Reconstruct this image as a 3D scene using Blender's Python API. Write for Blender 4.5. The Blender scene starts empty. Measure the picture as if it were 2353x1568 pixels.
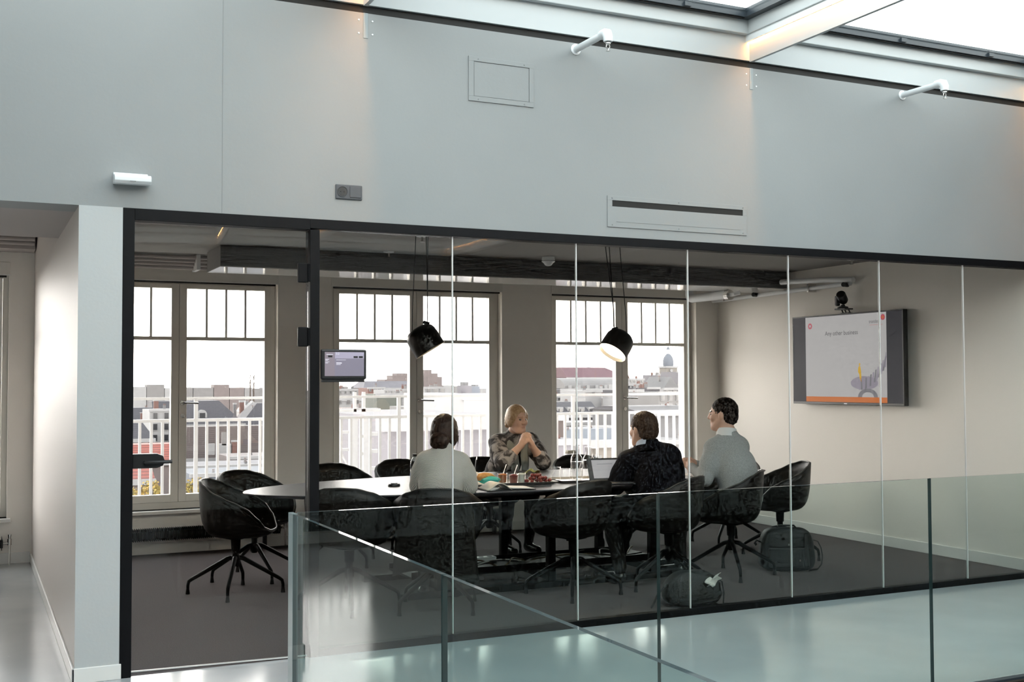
import bpy, math, random
import numpy as np
from mathutils import Vector, Matrix, Euler

random.seed(7); np.random.seed(7)
scene = bpy.context.scene
col = scene.collection
W_PX, H_PX = 2353, 1568

# ------------------------------------------------------------------ camera
CAM = (-0.6961, -6.0151, 1.48)
YAW, PITCH, ROLL, FPX = 0.4466, 0.0354, -0.0035, 2606.86
cam_d = bpy.data.cameras.new('camera'); cam = bpy.data.objects.new('camera', cam_d); col.objects.link(cam)
_f = Vector((math.sin(YAW)*math.cos(PITCH), math.cos(YAW)*math.cos(PITCH), math.sin(PITCH)))
_r0 = Vector((math.cos(YAW), -math.sin(YAW), 0)); _u0 = _r0.cross(_f)
_r = _r0*math.cos(ROLL)+_u0*math.sin(ROLL); _u = -_r0*math.sin(ROLL)+_u0*math.cos(ROLL)
M = Matrix((( _r.x, _u.x, -_f.x, CAM[0]), (_r.y, _u.y, -_f.y, CAM[1]), (_r.z, _u.z, -_f.z, CAM[2]), (0,0,0,1)))
cam.matrix_world = M
cam_d.sensor_fit = 'HORIZONTAL'; cam_d.sensor_width = 36.0; cam_d.lens = FPX/W_PX*36.0
cam_d.clip_start = 0.05; cam_d.clip_end = 3000
scene.camera = cam

# ------------------------------------------------------------------ sky (bright hazy overcast)
SKY = 2.6
world = bpy.data.worlds.new('sky'); scene.world = world; world.use_nodes = True
wn = world.node_tree; wn.nodes.clear()
_out = wn.nodes.new('ShaderNodeOutputWorld'); _bg = wn.nodes.new('ShaderNodeBackground')
_tc = wn.nodes.new('ShaderNodeTexCoord'); _sp = wn.nodes.new('ShaderNodeSeparateXYZ'); _rp = wn.nodes.new('ShaderNodeValToRGB')
_rp.color_ramp.elements[0].position = 0.0; _rp.color_ramp.elements[0].color = (3.0, 2.86, 2.68, 1)
_rp.color_ramp.elements[1].position = 0.60; _rp.color_ramp.elements[1].color = (0.60, 0.655, 0.685, 1)
wn.links.new(_tc.outputs['Generated'], _sp.inputs[0]); wn.links.new(_sp.outputs['Z'], _rp.inputs[0])
wn.links.new(_rp.outputs[0], _bg.inputs['Color']); _bg.inputs['Strength'].default_value = SKY
wn.links.new(_bg.outputs[0], _out.inputs['Surface'])

scene.view_settings.view_transform = 'Standard'
scene.view_settings.look = 'None'
scene.view_settings.gamma = 1.0
scene.view_settings.use_curve_mapping = False
scene.view_settings.exposure = 1.35
try:
    cy = scene.cycles
    cy.max_bounces = 9; cy.diffuse_bounces = 4; cy.glossy_bounces = 5; cy.transmission_bounces = 4
    cy.transparent_max_bounces = 28; cy.caustics_reflective = False; cy.caustics_refractive = False
    cy.use_denoising = True; cy.use_adaptive_sampling = True; cy.adaptive_threshold = 0.032; cy.adaptive_min_samples = 12; cy.sample_clamp_indirect = 6.0
except Exception:
    pass

# ------------------------------------------------------------------ materials
MAT = {}
def mat(name, color, rough=0.6, metal=0.0, spec=0.5, noise=None, bump=None, emit=None, estr=0.0, sheen=0.0, coat=0.0):
    """noise=(scale, other colour[, contrast lo, hi]); bump=(scale, strength[, distance])"""
    m = bpy.data.materials.new(name); m.use_nodes = True
    nt = m.node_tree; b = nt.nodes['Principled BSDF']
    b.inputs['Base Color'].default_value = (*color, 1); b.inputs['Roughness'].default_value = rough
    b.inputs['Metallic'].default_value = metal; b.inputs['Specular IOR Level'].default_value = spec
    if sheen: b.inputs['Sheen Weight'].default_value = sheen
    if coat: b.inputs['Coat Weight'].default_value = coat; b.inputs['Coat Roughness'].default_value = 0.05
    if noise or bump:
        tc = nt.nodes.new('ShaderNodeTexCoord')
    if noise:
        n = nt.nodes.new('ShaderNodeTexNoise'); n.inputs['Scale'].default_value = noise[0]; n.inputs['Detail'].default_value = 5
        r = nt.nodes.new('ShaderNodeValToRGB')
        lo, hi = (noise[2], noise[3]) if len(noise) > 3 else (0.35, 0.65)
        r.color_ramp.elements[0].position = lo; r.color_ramp.elements[0].color = (*color, 1)
        r.color_ramp.elements[1].position = hi; r.color_ramp.elements[1].color = (*noise[1], 1)
        nt.links.new(tc.outputs['Object'], n.inputs['Vector']); nt.links.new(n.outputs['Fac'], r.inputs[0])
        nt.links.new(r.outputs[0], b.inputs['Base Color'])
    if bump:
        n2 = nt.nodes.new('ShaderNodeTexNoise'); n2.inputs['Scale'].default_value = bump[0]; n2.inputs['Detail'].default_value = 4
        bp = nt.nodes.new('ShaderNodeBump'); bp.inputs['Strength'].default_value = bump[1]
        bp.inputs['Distance'].default_value = bump[2] if len(bump) > 2 else 0.01
        nt.links.new(tc.outputs['Object'], n2.inputs['Vector']); nt.links.new(n2.outputs['Fac'], bp.inputs['Height'])
        nt.links.new(bp.outputs[0], b.inputs['Normal'])
    if emit:
        b.inputs['Emission Color'].default_value = (*emit, 1); b.inputs['Emission Strength'].default_value = estr
    MAT[name] = m
    return m

def glass(name, tint, refl=1.0, rough=0.0):
    """thin architectural glass: every face of a pane reflects by Fresnel and lets the rest pass, tinted"""
    m = bpy.data.materials.new(name); m.use_nodes = True; nt = m.node_tree; nt.nodes.clear()
    o = nt.nodes.new('ShaderNodeOutputMaterial'); mx = nt.nodes.new('ShaderNodeMixShader')
    tr = nt.nodes.new('ShaderNodeBsdfTransparent'); gl = nt.nodes.new('ShaderNodeBsdfGlossy')
    fr = nt.nodes.new('ShaderNodeFresnel'); ge = nt.nodes.new('ShaderNodeNewGeometry'); mr = nt.nodes.new('ShaderNodeMapRange')
    tr.inputs[0].default_value = (*tint, 1); gl.inputs['Color'].default_value = (refl, refl, refl, 1); gl.inputs['Roughness'].default_value = rough
    mr.inputs['From Min'].default_value = 0; mr.inputs['From Max'].default_value = 1
    mr.inputs['To Min'].default_value = 1.5; mr.inputs['To Max'].default_value = 1/1.5
    nt.links.new(ge.outputs['Backfacing'], mr.inputs['Value']); nt.links.new(mr.outputs[0], fr.inputs['IOR'])
    nt.links.new(fr.outputs[0], mx.inputs[0]); nt.links.new(tr.outputs[0], mx.inputs[1]); nt.links.new(gl.outputs[0], mx.inputs[2])
    nt.links.new(mx.outputs[0], o.inputs[0]); MAT[name] = m
    return m

def emission(name, color, strength):
    m = bpy.data.materials.new(name); m.use_nodes = True; nt = m.node_tree; nt.nodes.clear()
    o = nt.nodes.new('ShaderNodeOutputMaterial'); e = nt.nodes.new('ShaderNodeEmission')
    e.inputs[0].default_value = (*color, 1); e.inputs[1].default_value = strength
    nt.links.new(e.outputs[0], o.inputs[0]); MAT[name] = m
    return m

mat('white_wall', (0.50, 0.515, 0.515), 0.55, bump=(60, 0.06))
mat('grey_wall', (0.285, 0.295, 0.295), 0.6, noise=(1.3, (0.30, 0.31, 0.31)), bump=(45, 0.05))
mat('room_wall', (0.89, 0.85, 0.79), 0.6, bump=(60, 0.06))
mat('corridor_wall', (0.66, 0.61, 0.57), 0.5, bump=(60, 0.05))
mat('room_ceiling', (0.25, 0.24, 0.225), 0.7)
mat('far_dark', (0.07, 0.065, 0.06), 0.7)
mat('far_grey', (0.12, 0.12, 0.12), 0.7)
mat('soffit_grey', (0.42, 0.38, 0.36), 0.7)
mat('trim_white', (0.80, 0.79, 0.76), 0.4)
mat('window_paint', (0.80, 0.77, 0.71), 0.4)
mat('skylight_white', (0.50, 0.53, 0.54), 0.35)
mat('dark_gap', (0.010, 0.009, 0.008), 0.7)
mat('dark_frame', (0.03, 0.04, 0.05), 0.4)
mat('black_metal', (0.005, 0.005, 0.006), 0.5, spec=0.15)
mat('black_plastic', (0.012, 0.012, 0.013), 0.35)
mat('chrome', (0.7, 0.68, 0.65), 0.2, metal=1.0)
mat('steel_white', (0.82, 0.84, 0.85), 0.3)
mat('silicone', (0.75, 0.74, 0.72), 0.3)
mat('carpet', (0.105, 0.09, 0.092), 0.95, noise=(180, (0.15, 0.13, 0.132)), bump=(300, 0.5, 0.004), spec=0.1)
mat('led_warm', (1, 0.6, 0.3), emit=(1.0, 0.50, 0.18), estr=26.0)
mat('lower_floor', (0.12, 0.11, 0.105), 0.6)
mat('black_leather', (0.009, 0.008, 0.0075), 0.45, spec=0.3, bump=(120, 0.08))
mat('stitch_edge', (0.05, 0.045, 0.04), 0.35)
mat('glass_edge', (0.045, 0.075, 0.075), 0.08, spec=0.5)
mat('glass_corner', (0.24, 0.30, 0.305), 0.15, spec=0.5)
mat('joint_grey', (0.30, 0.335, 0.345), 0.5)
mat('glass_top', (0.06, 0.085, 0.09), 0.03, spec=0.6)
mat('screw_grey', (0.25, 0.26, 0.26), 0.4)
mat('seam_grey', (0.22, 0.23, 0.235), 0.6)
mat('socket_grey', (0.07, 0.075, 0.085), 0.45)
glass('clear_glass', (0.965, 0.96, 0.95), 0.6)
glass('window_glass', (0.97, 0.97, 0.97))
glass('skylight_glass', (0.77, 0.805, 0.81))
glass('balustrade_glass', (0.875, 0.935, 0.92), 0.55)

def concrete_floor():
    m = mat('polished_concrete', (0.42, 0.435, 0.45), 0.22)
    nt = m.node_tree; b = nt.nodes['Principled BSDF']; tc = nt.nodes.new('ShaderNodeTexCoord')
    n = nt.nodes.new('ShaderNodeTexNoise'); n.inputs['Scale'].default_value = 1.1; n.inputs['Detail'].default_value = 9
    r = nt.nodes.new('ShaderNodeValToRGB')
    r.color_ramp.elements[0].position = 0.3; r.color_ramp.elements[0].color = (0.38, 0.395, 0.41, 1)
    r.color_ramp.elements[1].position = 0.7; r.color_ramp.elements[1].color = (0.48, 0.49, 0.50, 1)
    n2 = nt.nodes.new('ShaderNodeTexNoise'); n2.inputs['Scale'].default_value = 26; n2.inputs['Detail'].default_value = 3
    r2 = nt.nodes.new('ShaderNodeValToRGB')
    r2.color_ramp.elements[0].position = 0.74; r2.color_ramp.elements[0].color = (0, 0, 0, 1)
    r2.color_ramp.elements[1].position = 0.78; r2.color_ramp.elements[1].color = (0.12, 0.12, 0.12, 1)
    mx = nt.nodes.new('ShaderNodeMix'); mx.data_type = 'RGBA'; mx.blend_type = 'ADD'; mx.inputs[0].default_value = 1.0
    mr = nt.nodes.new('ShaderNodeMapRange'); mr.inputs['To Min'].default_value = 0.09; mr.inputs['To Max'].default_value = 0.22
    nt.links.new(tc.outputs['Object'], n.inputs['Vector']); nt.links.new(tc.outputs['Object'], n2.inputs['Vector'])
    nt.links.new(n.outputs['Fac'], r.inputs[0]); nt.links.new(n2.outputs['Fac'], r2.inputs[0])
    nt.links.new(r.outputs[0], mx.inputs[6]); nt.links.new(r2.outputs[0], mx.inputs[7])
    nt.links.new(mx.outputs[2], b.inputs['Base Color'])
    nt.links.new(n.outputs['Fac'], mr.inputs['Value']); nt.links.new(mr.outputs[0], b.inputs['Roughness'])
concrete_floor()

# ------------------------------------------------------------------ mesh helpers
class MB:
    """collects boxes, tubes, lathes, prisms and grids; build() links them as ONE mesh object"""
    def __init__(s): s.v = []; s.f = []; s.m = []; s.cur = 0
    def add(s, vs, fs):
        k = len(s.v); s.v.extend([tuple(p) for p in vs])
        for f in fs: s.f.append(tuple(i+k for i in f)); s.m.append(s.cur)
        return s
    def box(s, x0, x1, y0, y1, z0, z1):
        x0, x1 = sorted((x0, x1)); y0, y1 = sorted((y0, y1)); z0, z1 = sorted((z0, z1))
        vs = [(x0,y0,z0),(x1,y0,z0),(x1,y1,z0),(x0,y1,z0),(x0,y0,z1),(x1,y0,z1),(x1,y1,z1),(x0,y1,z1)]
        return s.add(vs, [(0,3,2,1),(4,5,6,7),(0,1,5,4),(1,2,6,5),(2,3,7,6),(3,0,4,7)])
    def obox(s, c, size, mtx):
        hx, hy, hz = size[0]/2, size[1]/2, size[2]/2
        vs = [Vector(c) + mtx @ Vector((x,y,z)) for z in (-hz,hz) for x,y in ((-hx,-hy),(hx,-hy),(hx,hy),(-hx,hy))]
        return s.add(vs, [(0,3,2,1),(4,5,6,7),(0,1,5,4),(1,2,6,5),(2,3,7,6),(3,0,4,7)])
    def tube(s, pts, r, n=8, caps=True, flat=None):
        pts = [Vector(p) for p in pts]; rs = r if isinstance(r, (list, tuple)) else [r]*len(pts)
        rings = []; prev = None
        for i, p in enumerate(pts):
            t = (pts[min(i+1, len(pts)-1)] - pts[max(i-1, 0)]).normalized()
            if prev is None:
                a = Vector((0,0,1)) if abs(t.z) < 0.9 else Vector((1,0,0))
                u = t.cross(a).normalized()
            else:
                u = (prev - t*prev.dot(t)).normalized()
            prev = u; w = t.cross(u)
            fl = flat or 1.0
            rings.append([p + u*math.cos(2*math.pi*k/n)*rs[i] + w*math.sin(2*math.pi*k/n)*rs[i]*fl for k in range(n)])
        vs = [q for ring in rings for q in ring]; fs = []
        for i in range(len(pts)-1):
            for k in range(n):
                a, b = i*n+k, i*n+(k+1) % n
                fs.append((a, b, b+n, a+n))
        if caps:
            fs.append(tuple(reversed(range(n)))); fs.append(tuple(range((len(pts)-1)*n, len(pts)*n)))
        return s.add(vs, fs)
    def lathe(s, prof, n=24, mtx=None, closed=False):
        mtx = mtx or Matrix.Identity(4); vs = []; fs = []
        for r, z in prof:
            for k in range(n):
                a = 2*math.pi*k/n; vs.append(mtx @ Vector((r*math.cos(a), r*math.sin(a), z)))
        for i in range(len(prof)-1):
            for k in range(n):
                a, b = i*n+k, i*n+(k+1) % n; fs.append((a, b, b+n, a+n))
        if prof[0][0] > 1e-6: fs.append(tuple(reversed(range(n))))
        if prof[-1][0] > 1e-6: fs.append(tuple(range((len(prof)-1)*n, len(prof)*n)))
        return s.add(vs, fs)
    def prism(s, poly, axis, a0, a1):
        """poly: 2D points; axis 0/1/2 = extrusion axis"""
        def P(p, a):
            return {0: (a, p[0], p[1]), 1: (p[0], a, p[1]), 2: (p[0], p[1], a)}[axis]
        n = len(poly); vs = [P(p, a0) for p in poly] + [P(p, a1) for p in poly]
        fs = [tuple(reversed(range(n))), tuple(range(n, 2*n))] + [(i, (i+1) % n, (i+1) % n+n, i+n) for i in range(n)]
        return s.add(vs, fs)
    def grid(s, fn, nu, nv, closeu=False):
        vs = [fn(i/(nu if closeu else nu-1), j/(nv-1)) for i in range(nu) for j in range(nv)]; fs = []
        for i in range(nu if closeu else nu-1):
            for j in range(nv-1):
                a = i*nv+j; b = ((i+1) % nu)*nv+j; fs.append((a, b, b+1, a+1))
        return s.add(vs, fs)
    def build(s, name, material, parent=None, smooth=False, bevel=0, label=None, solid=0, subsurf=0):
        me = bpy.data.meshes.new(name); me.from_pydata(s.v, [], s.f)
        mats = material if isinstance(material, (list, tuple)) else [material]
        for q in mats: me.materials.append(MAT[q] if isinstance(q, str) else q)
        if len(mats) > 1: me.polygons.foreach_set('material_index', s.m)
        me.validate(); me.update()
        bmf(me)
        if smooth:
            me.polygons.foreach_set('use_smooth', [True]*len(me.polygons))
            if smooth is not True: me.set_sharp_from_angle(angle=math.radians(smooth))
        o = bpy.data.objects.new(name, me); col.objects.link(o)
        if solid:
            q = o.modifiers.new('solid', 'SOLIDIFY'); q.thickness = solid; q.offset = 1
        if subsurf:
            q = o.modifiers.new('sub', 'SUBSURF'); q.levels = subsurf; q.render_levels = subsurf
        if bevel:
            q = o.modifiers.new('bevel', 'BEVEL'); q.width = bevel; q.segments = 2; q.limit_method = 'ANGLE'
        if parent is not None: attach(o, parent)
        if label: o['label'] = label
        return o

def bmf(me):
    import bmesh
    b = bmesh.new(); b.from_mesh(me); bmesh.ops.recalc_face_normals(b, faces=b.faces); b.to_mesh(me); b.free()

def attach(o, root):
    o.parent = root; o.matrix_parent_inverse = root_mtx(root).inverted()
def root_mtx(o):
    m = o.matrix_basis.copy()
    return m if o.parent is None else root_mtx(o.parent) @ o.matrix_parent_inverse @ m
def tag(o, label=None, cat=None, group=None, kind=None):
    if label: o['label'] = label
    if cat: o['category'] = cat
    if group: o['group'] = group
    if kind: o['kind'] = kind
    return o
def thing(name, label, cat, loc=(0,0,0), rz=0.0, group=None, kind=None):
    o = bpy.data.objects.new(name, None); col.objects.link(o); o.empty_display_size = 0.1
    o.location = loc; o.rotation_euler = (0, 0, rz)
    return tag(o, label, cat, group, kind)
def structure(name, label=None, loc=(0,0,0)):
    o = bpy.data.objects.new(name, None); col.objects.link(o); o.location = loc; o['kind'] = 'structure'
    if label: o['label'] = label
    return o
def st(o, label=None, cat=None):
    o['kind'] = 'structure'
    if label: o['label'] = label
    if cat: o['category'] = cat
    return o
def copy_tree(o, parent=None):
    c = o.copy(); col.objects.link(c); c.parent = parent
    for ch in list(o.children): copy_tree(ch, c)
    return c
def box(name, material, x0, x1, y0, y1, z0, z1, parent=None, bevel=0, label=None):
    return MB().box(x0, x1, y0, y1, z0, z1).build(name, material, parent, bevel=bevel, label=label)
def ray(px, py):
    return _f + _r*((px-W_PX/2)/FPX) - _u*((py-H_PX/2)/FPX)
def at(px, py, Y):
    """the point of the place that lies at depth Y (metres beyond the partition) in the direction of a photograph pixel"""
    d = ray(px, py); c = Vector(CAM); return c + d*((Y-c.y)/d.y)
def text(s, size, material, parent, mtx, name='lettering', align='LEFT', sx=1.0):
    c = bpy.data.curves.new(name, 'FONT'); c.body = s; c.size = size; c.align_x = align; c.extrude = 0.0
    o = bpy.data.objects.new(name, c); col.objects.link(o)
    dg = bpy.context.evaluated_depsgraph_get(); me = bpy.data.meshes.new_from_object(o.evaluated_get(dg))
    bpy.data.objects.remove(o)
    me.materials.clear(); me.materials.append(MAT[material])
    m2 = bpy.data.objects.new(name, me); col.objects.link(m2)
    m2.matrix_basis = mtx @ Matrix.Diagonal((sx, 1, 1, 1))
    attach(m2, parent)
    return m2
# ================================================================== the setting
YB = 4.20          # inner face of the window wall
XR = 6.70          # inner face of the screen wall
HEAD = 2.367       # top of the partition frame
XL = -0.21         # corridor face of the dividing wall
ZC = 2.56          # meeting room ceiling
VX, VY = 0.362, -1.928   # balustrade lines round the void

# floors
st(MB().box(-3.4, VX+0.03, -12.5, 0.02, -0.3, 0).box(-3.4, XL, 0.02, YB, -0.3, 0).box(VX+0.03, 9.0, VY-0.02, 0.02, -0.3, 0)
   .box(VX+0.03, 9.0, -12.5, -10.2, -0.3, 0).build('floor', 'polished_concrete'), 'polished grey concrete floor of the landing round the void')
st(box('floor_carpet', 'carpet', 0.0, XR, 0.02, YB, -0.3, 0.0), 'dark mauve grey carpet of the meeting room')
st(box('floor_lower', 'lower_floor', -3.4, 9.0, -14, YB, -3.5, -3.3), 'dark floor of the storey below the void')
st(MB().box(-3.5, -3.4, -14, YB, -3.3, 3.6).build('wall_left', 'corridor_wall'), 'white side wall of the landing')
st(MB().box(-3.4, 9.0, -14.1, -14, -3.3, 3.6).build('wall_far_room', 'far_dark'), 'dark back wall of the room across the atrium')
st(box('wall_east', 'far_grey', 9.0, 9.1, -14, 0.3, -3.3, 3.6), 'far end wall of the atrium')
st(MB().box(-3.4, 0.0, 4.15, YB+0.02, -3.3, -0.3).box(0, 9, 0.2, 0.3, -3.3, -0.3).build('wall_lower', 'grey_wall'), 'grey wall of the storey below')

mat('slab_brown', (0.02, 0.012, 0.008), 0.6)
st(MB().box(VX+0.06, 9.0, VY-0.075, VY-0.052, -0.5, -0.005).build('trim_slab_edge', 'slab_brown'), 'dark brown edge of the landing slab')
# bulkhead above the partition and over the corridor mouth
wf = st(MB().box(-3.4, 9.0, 0.0, 0.25, HEAD, 3.542).build('wall_front', 'grey_wall'), 'tall grey plastered wall above the glass partition')
st(box('wall_end', 'grey_wall', XR+0.1, 9.0, 0.0, 0.25, 0, HEAD), 'grey wall beyond the meeting room')
# opposite side of the atrium, behind the viewer
st(MB().box(-3.4, 9.0, -11.95, -11.7, HEAD, 3.6).box(-3.4, -2.2, -11.95, -11.7, 0, HEAD).box(6.5, 9.0, -11.95, -11.7, 0, HEAD).build('wall_back_atrium', 'far_grey'), 'grey wall across the atrium')
# solid ceilings beside the skylight
st(MB().box(-3.4, -1.40, -11.7, 0, 3.58, 3.7).box(6.62, 9.0, -11.7, 0, 3.58, 3.7).box(-3.4, 9.0, -14, -11.7, 2.9, 3.0).build('ceiling_atrium', 'skylight_white'), 'white ceiling strips beside the skylight')

# dividing wall between corridor and meeting room (its end reads as a white column)
st(MB().box(XL, 0.0, 0.0, YB, 0, HEAD-0.0005).box(XL, 0.0, 0.25, YB, HEAD, 2.75).build('wall_divider', 'corridor_wall'), 'white dividing wall beside the glass door')
st(box('trim_column', 'white_wall', XL, -0.0005, -0.004, 0.0, 0.0, HEAD), 'white painted end face of the dividing wall')
st(MB().box(XL-0.012, 0.008, -0.016, -0.004, 0, 0.075).build('baseboard_column', 'trim_white', bevel=0.003), 'white baseboard round the end of the dividing wall')
st(box('baseboard_corridor', 'trim_white', XL-0.012, XL, -0.016, YB, 0, 0.075, bevel=0.003), 'white baseboard along the corridor side of the dividing wall')

# window wall with openings
WIN = [dict(n=1, mid=0.978, g0=0.067, gw=0.69), dict(n=2, mid=3.213, g0=0.070, gw=0.702), dict(n=3, mid=5.525, g0=0.075, gw=0.708), dict(n=4, mid=-1.26, g0=0.067, gw=0.69)]
ZS, ZH = 0.372, 2.43
mb = MB()
edges = sorted([(w['mid']-w['g0']-w['gw']-0.10, w['mid']+w['g0']+w['gw']+0.10) for w in WIN])
x = -3.4
for a, b in edges:
    if a > x: mb.box(x, a, YB, YB+0.35, -3.3, 3.0)
    mb.box(a, b, YB, YB+0.35, -3.3, ZS); mb.box(a, b, YB, YB+0.35, ZH, 3.0); x = b
mb.box(x, XR+0.3, YB, YB+0.35, -3.3, 3.0)
st(mb.build('wall_back', 'room_wall'), 'warm white window wall of the meeting room')
st(box('wall_right', 'room_wall', XR, XR+0.1, 0.0, YB+0.35, -0.3, 3.0), 'warm white wall behind the wall screen')
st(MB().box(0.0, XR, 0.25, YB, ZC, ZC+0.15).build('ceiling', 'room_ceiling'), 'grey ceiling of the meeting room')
st(MB().box(-3.4, XL, 0.25, 1.44, HEAD, 2.75).box(-3.4, XL, 1.44, YB, 2.75, 2.85).build('ceiling_corridor', 'soffit_grey'), 'grey brown soffit over the corridor mouth')
st(MB().box(0.0, XR-0.012, YB-0.012, YB, 0, 0.09).build('baseboard_back', 'window_paint', bevel=0.003), 'baseboard along the window wall')
st(MB().box(XR-0.012, XR, 0.03, YB-0.012, 0, 0.09).build('baseboard_right', 'trim_white', bevel=0.003), 'white baseboard under the wall screen')
st(MB().box(-3.4, XL-0.013, YB-0.012, YB, 0, 0.09).build('baseboard_end', 'trim_white', bevel=0.003), 'white baseboard at the end of the corridor')
# stepped mouldings at the corridor end
cm = structure('trim_corridor', 'grey stepped pipe casing under the corridor ceiling')
for k in range(4):
    MB().tube([(-3.4, 3.72+0.05*k, 2.69-0.028*k), (XL-0.02-0.0, 3.72+0.05*k, 2.69-0.028*k)], 0.02, 10).build('pipe', 'soffit_grey', cm, smooth=40)
box('casing', 'soffit_grey', -3.4, XL-0.01, 3.90, YB, 2.56, 2.75, cm)

# ------------------------------------------------------------------ windows
def window(w):
    mid, g0, gw, n = w['mid'], w['g0'], w['gw'], w['n']
    root = structure('window_%d' % n, ['first window from the dividing wall, two glazed casements with small panes above', 'middle window, two glazed casements with small panes above',
        'window next to the screen wall, two glazed casements with small panes above', 'window at the end of the corridor'][n-1], (mid, YB+0.1, ZS))
    xo = g0+gw+0.10; yf = YB+0.10
    f = MB()
    f.box(mid-xo, mid-xo+0.045, yf, yf+0.09, ZS, ZH).box(mid+xo-0.045, mid+xo, yf, yf+0.09, ZS, ZH)
    f.box(mid-0.02, mid+0.02, yf+0.062, yf+0.085, 0.43, 2.352); f.box(mid-xo+0.045, mid+xo-0.045, yf, yf+0.09, ZS, 0.43).box(mid-xo+0.045, mid+xo-0.045, yf, yf+0.09, 2.352, ZH)
    f.build('window_frame', 'window_paint', root, bevel=0.003)
    for sgn in (-1, 1):
        a0 = mid + sgn*0.0015; a1 = mid + sgn*(g0); a2 = mid + sgn*(g0+gw); a3 = mid + sgn*(xo-0.047)
        ys, ye = yf-0.012, yf+0.06
        s = MB().box(a0, a1, ys, ye, 0.432, 2.350).box(a2, a3, ys, ye, 0.432, 2.350)
        s.box(a1, a2, ys, ye, 0.432, 0.496).box(a1, a2, ys, ye, 2.313, 2.350).box(a1, a2, ys, ye, 1.853, 1.884)
        sash = s.build('casement', 'window_paint', root, bevel=0.002)
        for k in range(1, 4):
            xm = a1 + (a2-a1)*k/4
            MB().box(xm-0.010, xm+0.010, ys+0.008, ye-0.004, 1.884, 2.313).build('glazing_bar', 'window_paint', sash)
        for k in range(4):
            p0 = a1+(a2-a1)*k/4 + sgn*(0.011 if k else 0); p1 = a1+(a2-a1)*(k+1)/4 - sgn*(0.011 if k < 3 else 0)
            MB().box(p0, p1, yf+0.022, yf+0.028, 1.884, 2.313).build('pane', 'window_glass', sash)
        MB().box(a1, a2, yf+0.022, yf+0.028, 0.496, 1.853).build('pane', 'window_glass', sash)
        if sgn > 0 and n < 4:
            h = MB(); hx = mid+0.032
            h.tube([(hx, ys, 1.30), (hx, ys-0.045, 1.30), (hx+0.13, ys-0.045, 1.295)], 0.009, 8)
            h.build('handle', 'chrome', sash, smooth=40)
            MB().lathe([(0.0, 0), (0.022, 0), (0.022, 0.006), (0.0, 0.006)], 14, Matrix.Translation((hx, ys, 1.30)) @ Matrix.Rotation(math.pi/2, 4, 'X')).build('rosette', 'chrome', sash, smooth=40)
            MB().lathe([(0.0, 0), (0.019, 0), (0.019, 0.012), (0.0, 0.012)], 14, Matrix.Translation((hx, ys, 1.185)) @ Matrix.Rotation(math.pi/2, 4, 'X')).build('lock', 'chrome', sash, smooth=40)
    # inner sill, blind cassette over the head
    MB().box(mid-xo-0.03, mid+xo+0.03, YB-0.07, yf, ZS-0.028, ZS).build('window_sill', 'trim_white', root, bevel=0.004)
    MB().box(mid-xo-0.005, mid+xo+0.005, YB-0.012, yf, 2.372, 2.475).build('blind_cassette', 'window_paint', root, bevel=0.002)
    MB().box(mid-xo+0.02, mid+xo-0.02, YB+0.005, YB+0.03, 2.352, 2.372).build('blind_slot', 'dark_gap', root)
    MB().box(mid-xo-0.01, mid+xo+0.01, YB-0.016, YB-0.004, 2.366, 2.376).build('blind_rail', 'trim_white', root)
    return root
for w in WIN: window(w)

# ------------------------------------------------------------------ glass partition
pr = structure('wall_partition', 'black framed glass partition of the meeting room', (0, 0.03, 0))
MB().box(0.0, 0.057, -0.006, 0.085, 0, HEAD).build('post', 'black_metal', pr, bevel=0.002)
MB().box(0.969, 1.022, -0.006, 0.085, 0, 2.307).build('post', 'black_metal', pr, bevel=0.002)
MB().box(0.057, 0.969, -0.006, 0.085, 2.307, HEAD).build('head_rail', 'black_metal', pr, bevel=0.002)
MB().box(0.969, XR, -0.006, 0.085, 2.315, HEAD).build('head_rail', 'black_metal', pr, bevel=0.002)
MB().box(1.022, XR, -0.006, 0.05, 0.0, 0.042).build('base_channel', 'black_metal', pr, bevel=0.002)
joints = [1.022, 1.812, 2.625, 3.436, 4.243, 5.04, 5.842, XR]
for i in range(7):
    a = joints[i] + (0.003 if i else 0); b = joints[i+1]-0.003
    MB().box(a, b, 0.012, 0.024, 0.03, 2.325).build('glass_pane', 'clear_glass', pr)
    if i < 6: MB().box(joints[i+1]-0.003, joints[i+1]+0.003, 0.012, 0.024, 0.042, 2.315).build('glass_joint', 'silicone', pr)

# glass door, ajar by a few degrees into the room
dr = structure('door_1', 'frameless glass door with black lock case, slightly ajar', (0.963, 0.02, 0))
dr.rotation_euler = (0, 0, math.radians(-3.6))
def dloc(o): o.parent = dr; return o
L = 0.90
dloc(MB().box(-L, 0, -0.005, 0.005, 0.012, 2.300).build('glass_leaf', 'clear_glass'))
dloc(MB().box(-L, -0.0, -0.006, 0.006, 0.006, 0.012).build('bottom_seal', 'silicone'))
lk = dloc(MB().prism([(-L, 1.040), (-L+0.12, 1.040), (-L+0.15, 1.052), (-L+0.158, 1.077), (-L+0.15, 1.102), (-L+0.12, 1.114), (-L, 1.114)], 1, -0.022, 0.022).build('lock_case', 'black_plastic', bevel=0.003))
lv = MB().tube([(-L+0.06, -0.022, 1.072), (-L+0.06, -0.055, 1.072), (-L+0.075, -0.06, 1.072), (-L+0.19, -0.06, 1.074)], 0.009, 8).build('lever', 'black_plastic', smooth=40); lv.parent = lk
for z0 in (2.02, 1.672):
    hg = dloc(MB().box(-0.055, 0.0, -0.014, 0.014, z0, z0+0.105).build('hinge', 'black_metal', bevel=0.004))
    k = MB().tube([(0.004, -0.016, z0+0.005), (0.004, -0.016, z0+0.10)], 0.009, 8).build('knuckle', 'black_metal', smooth=40); k.parent = hg

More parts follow.
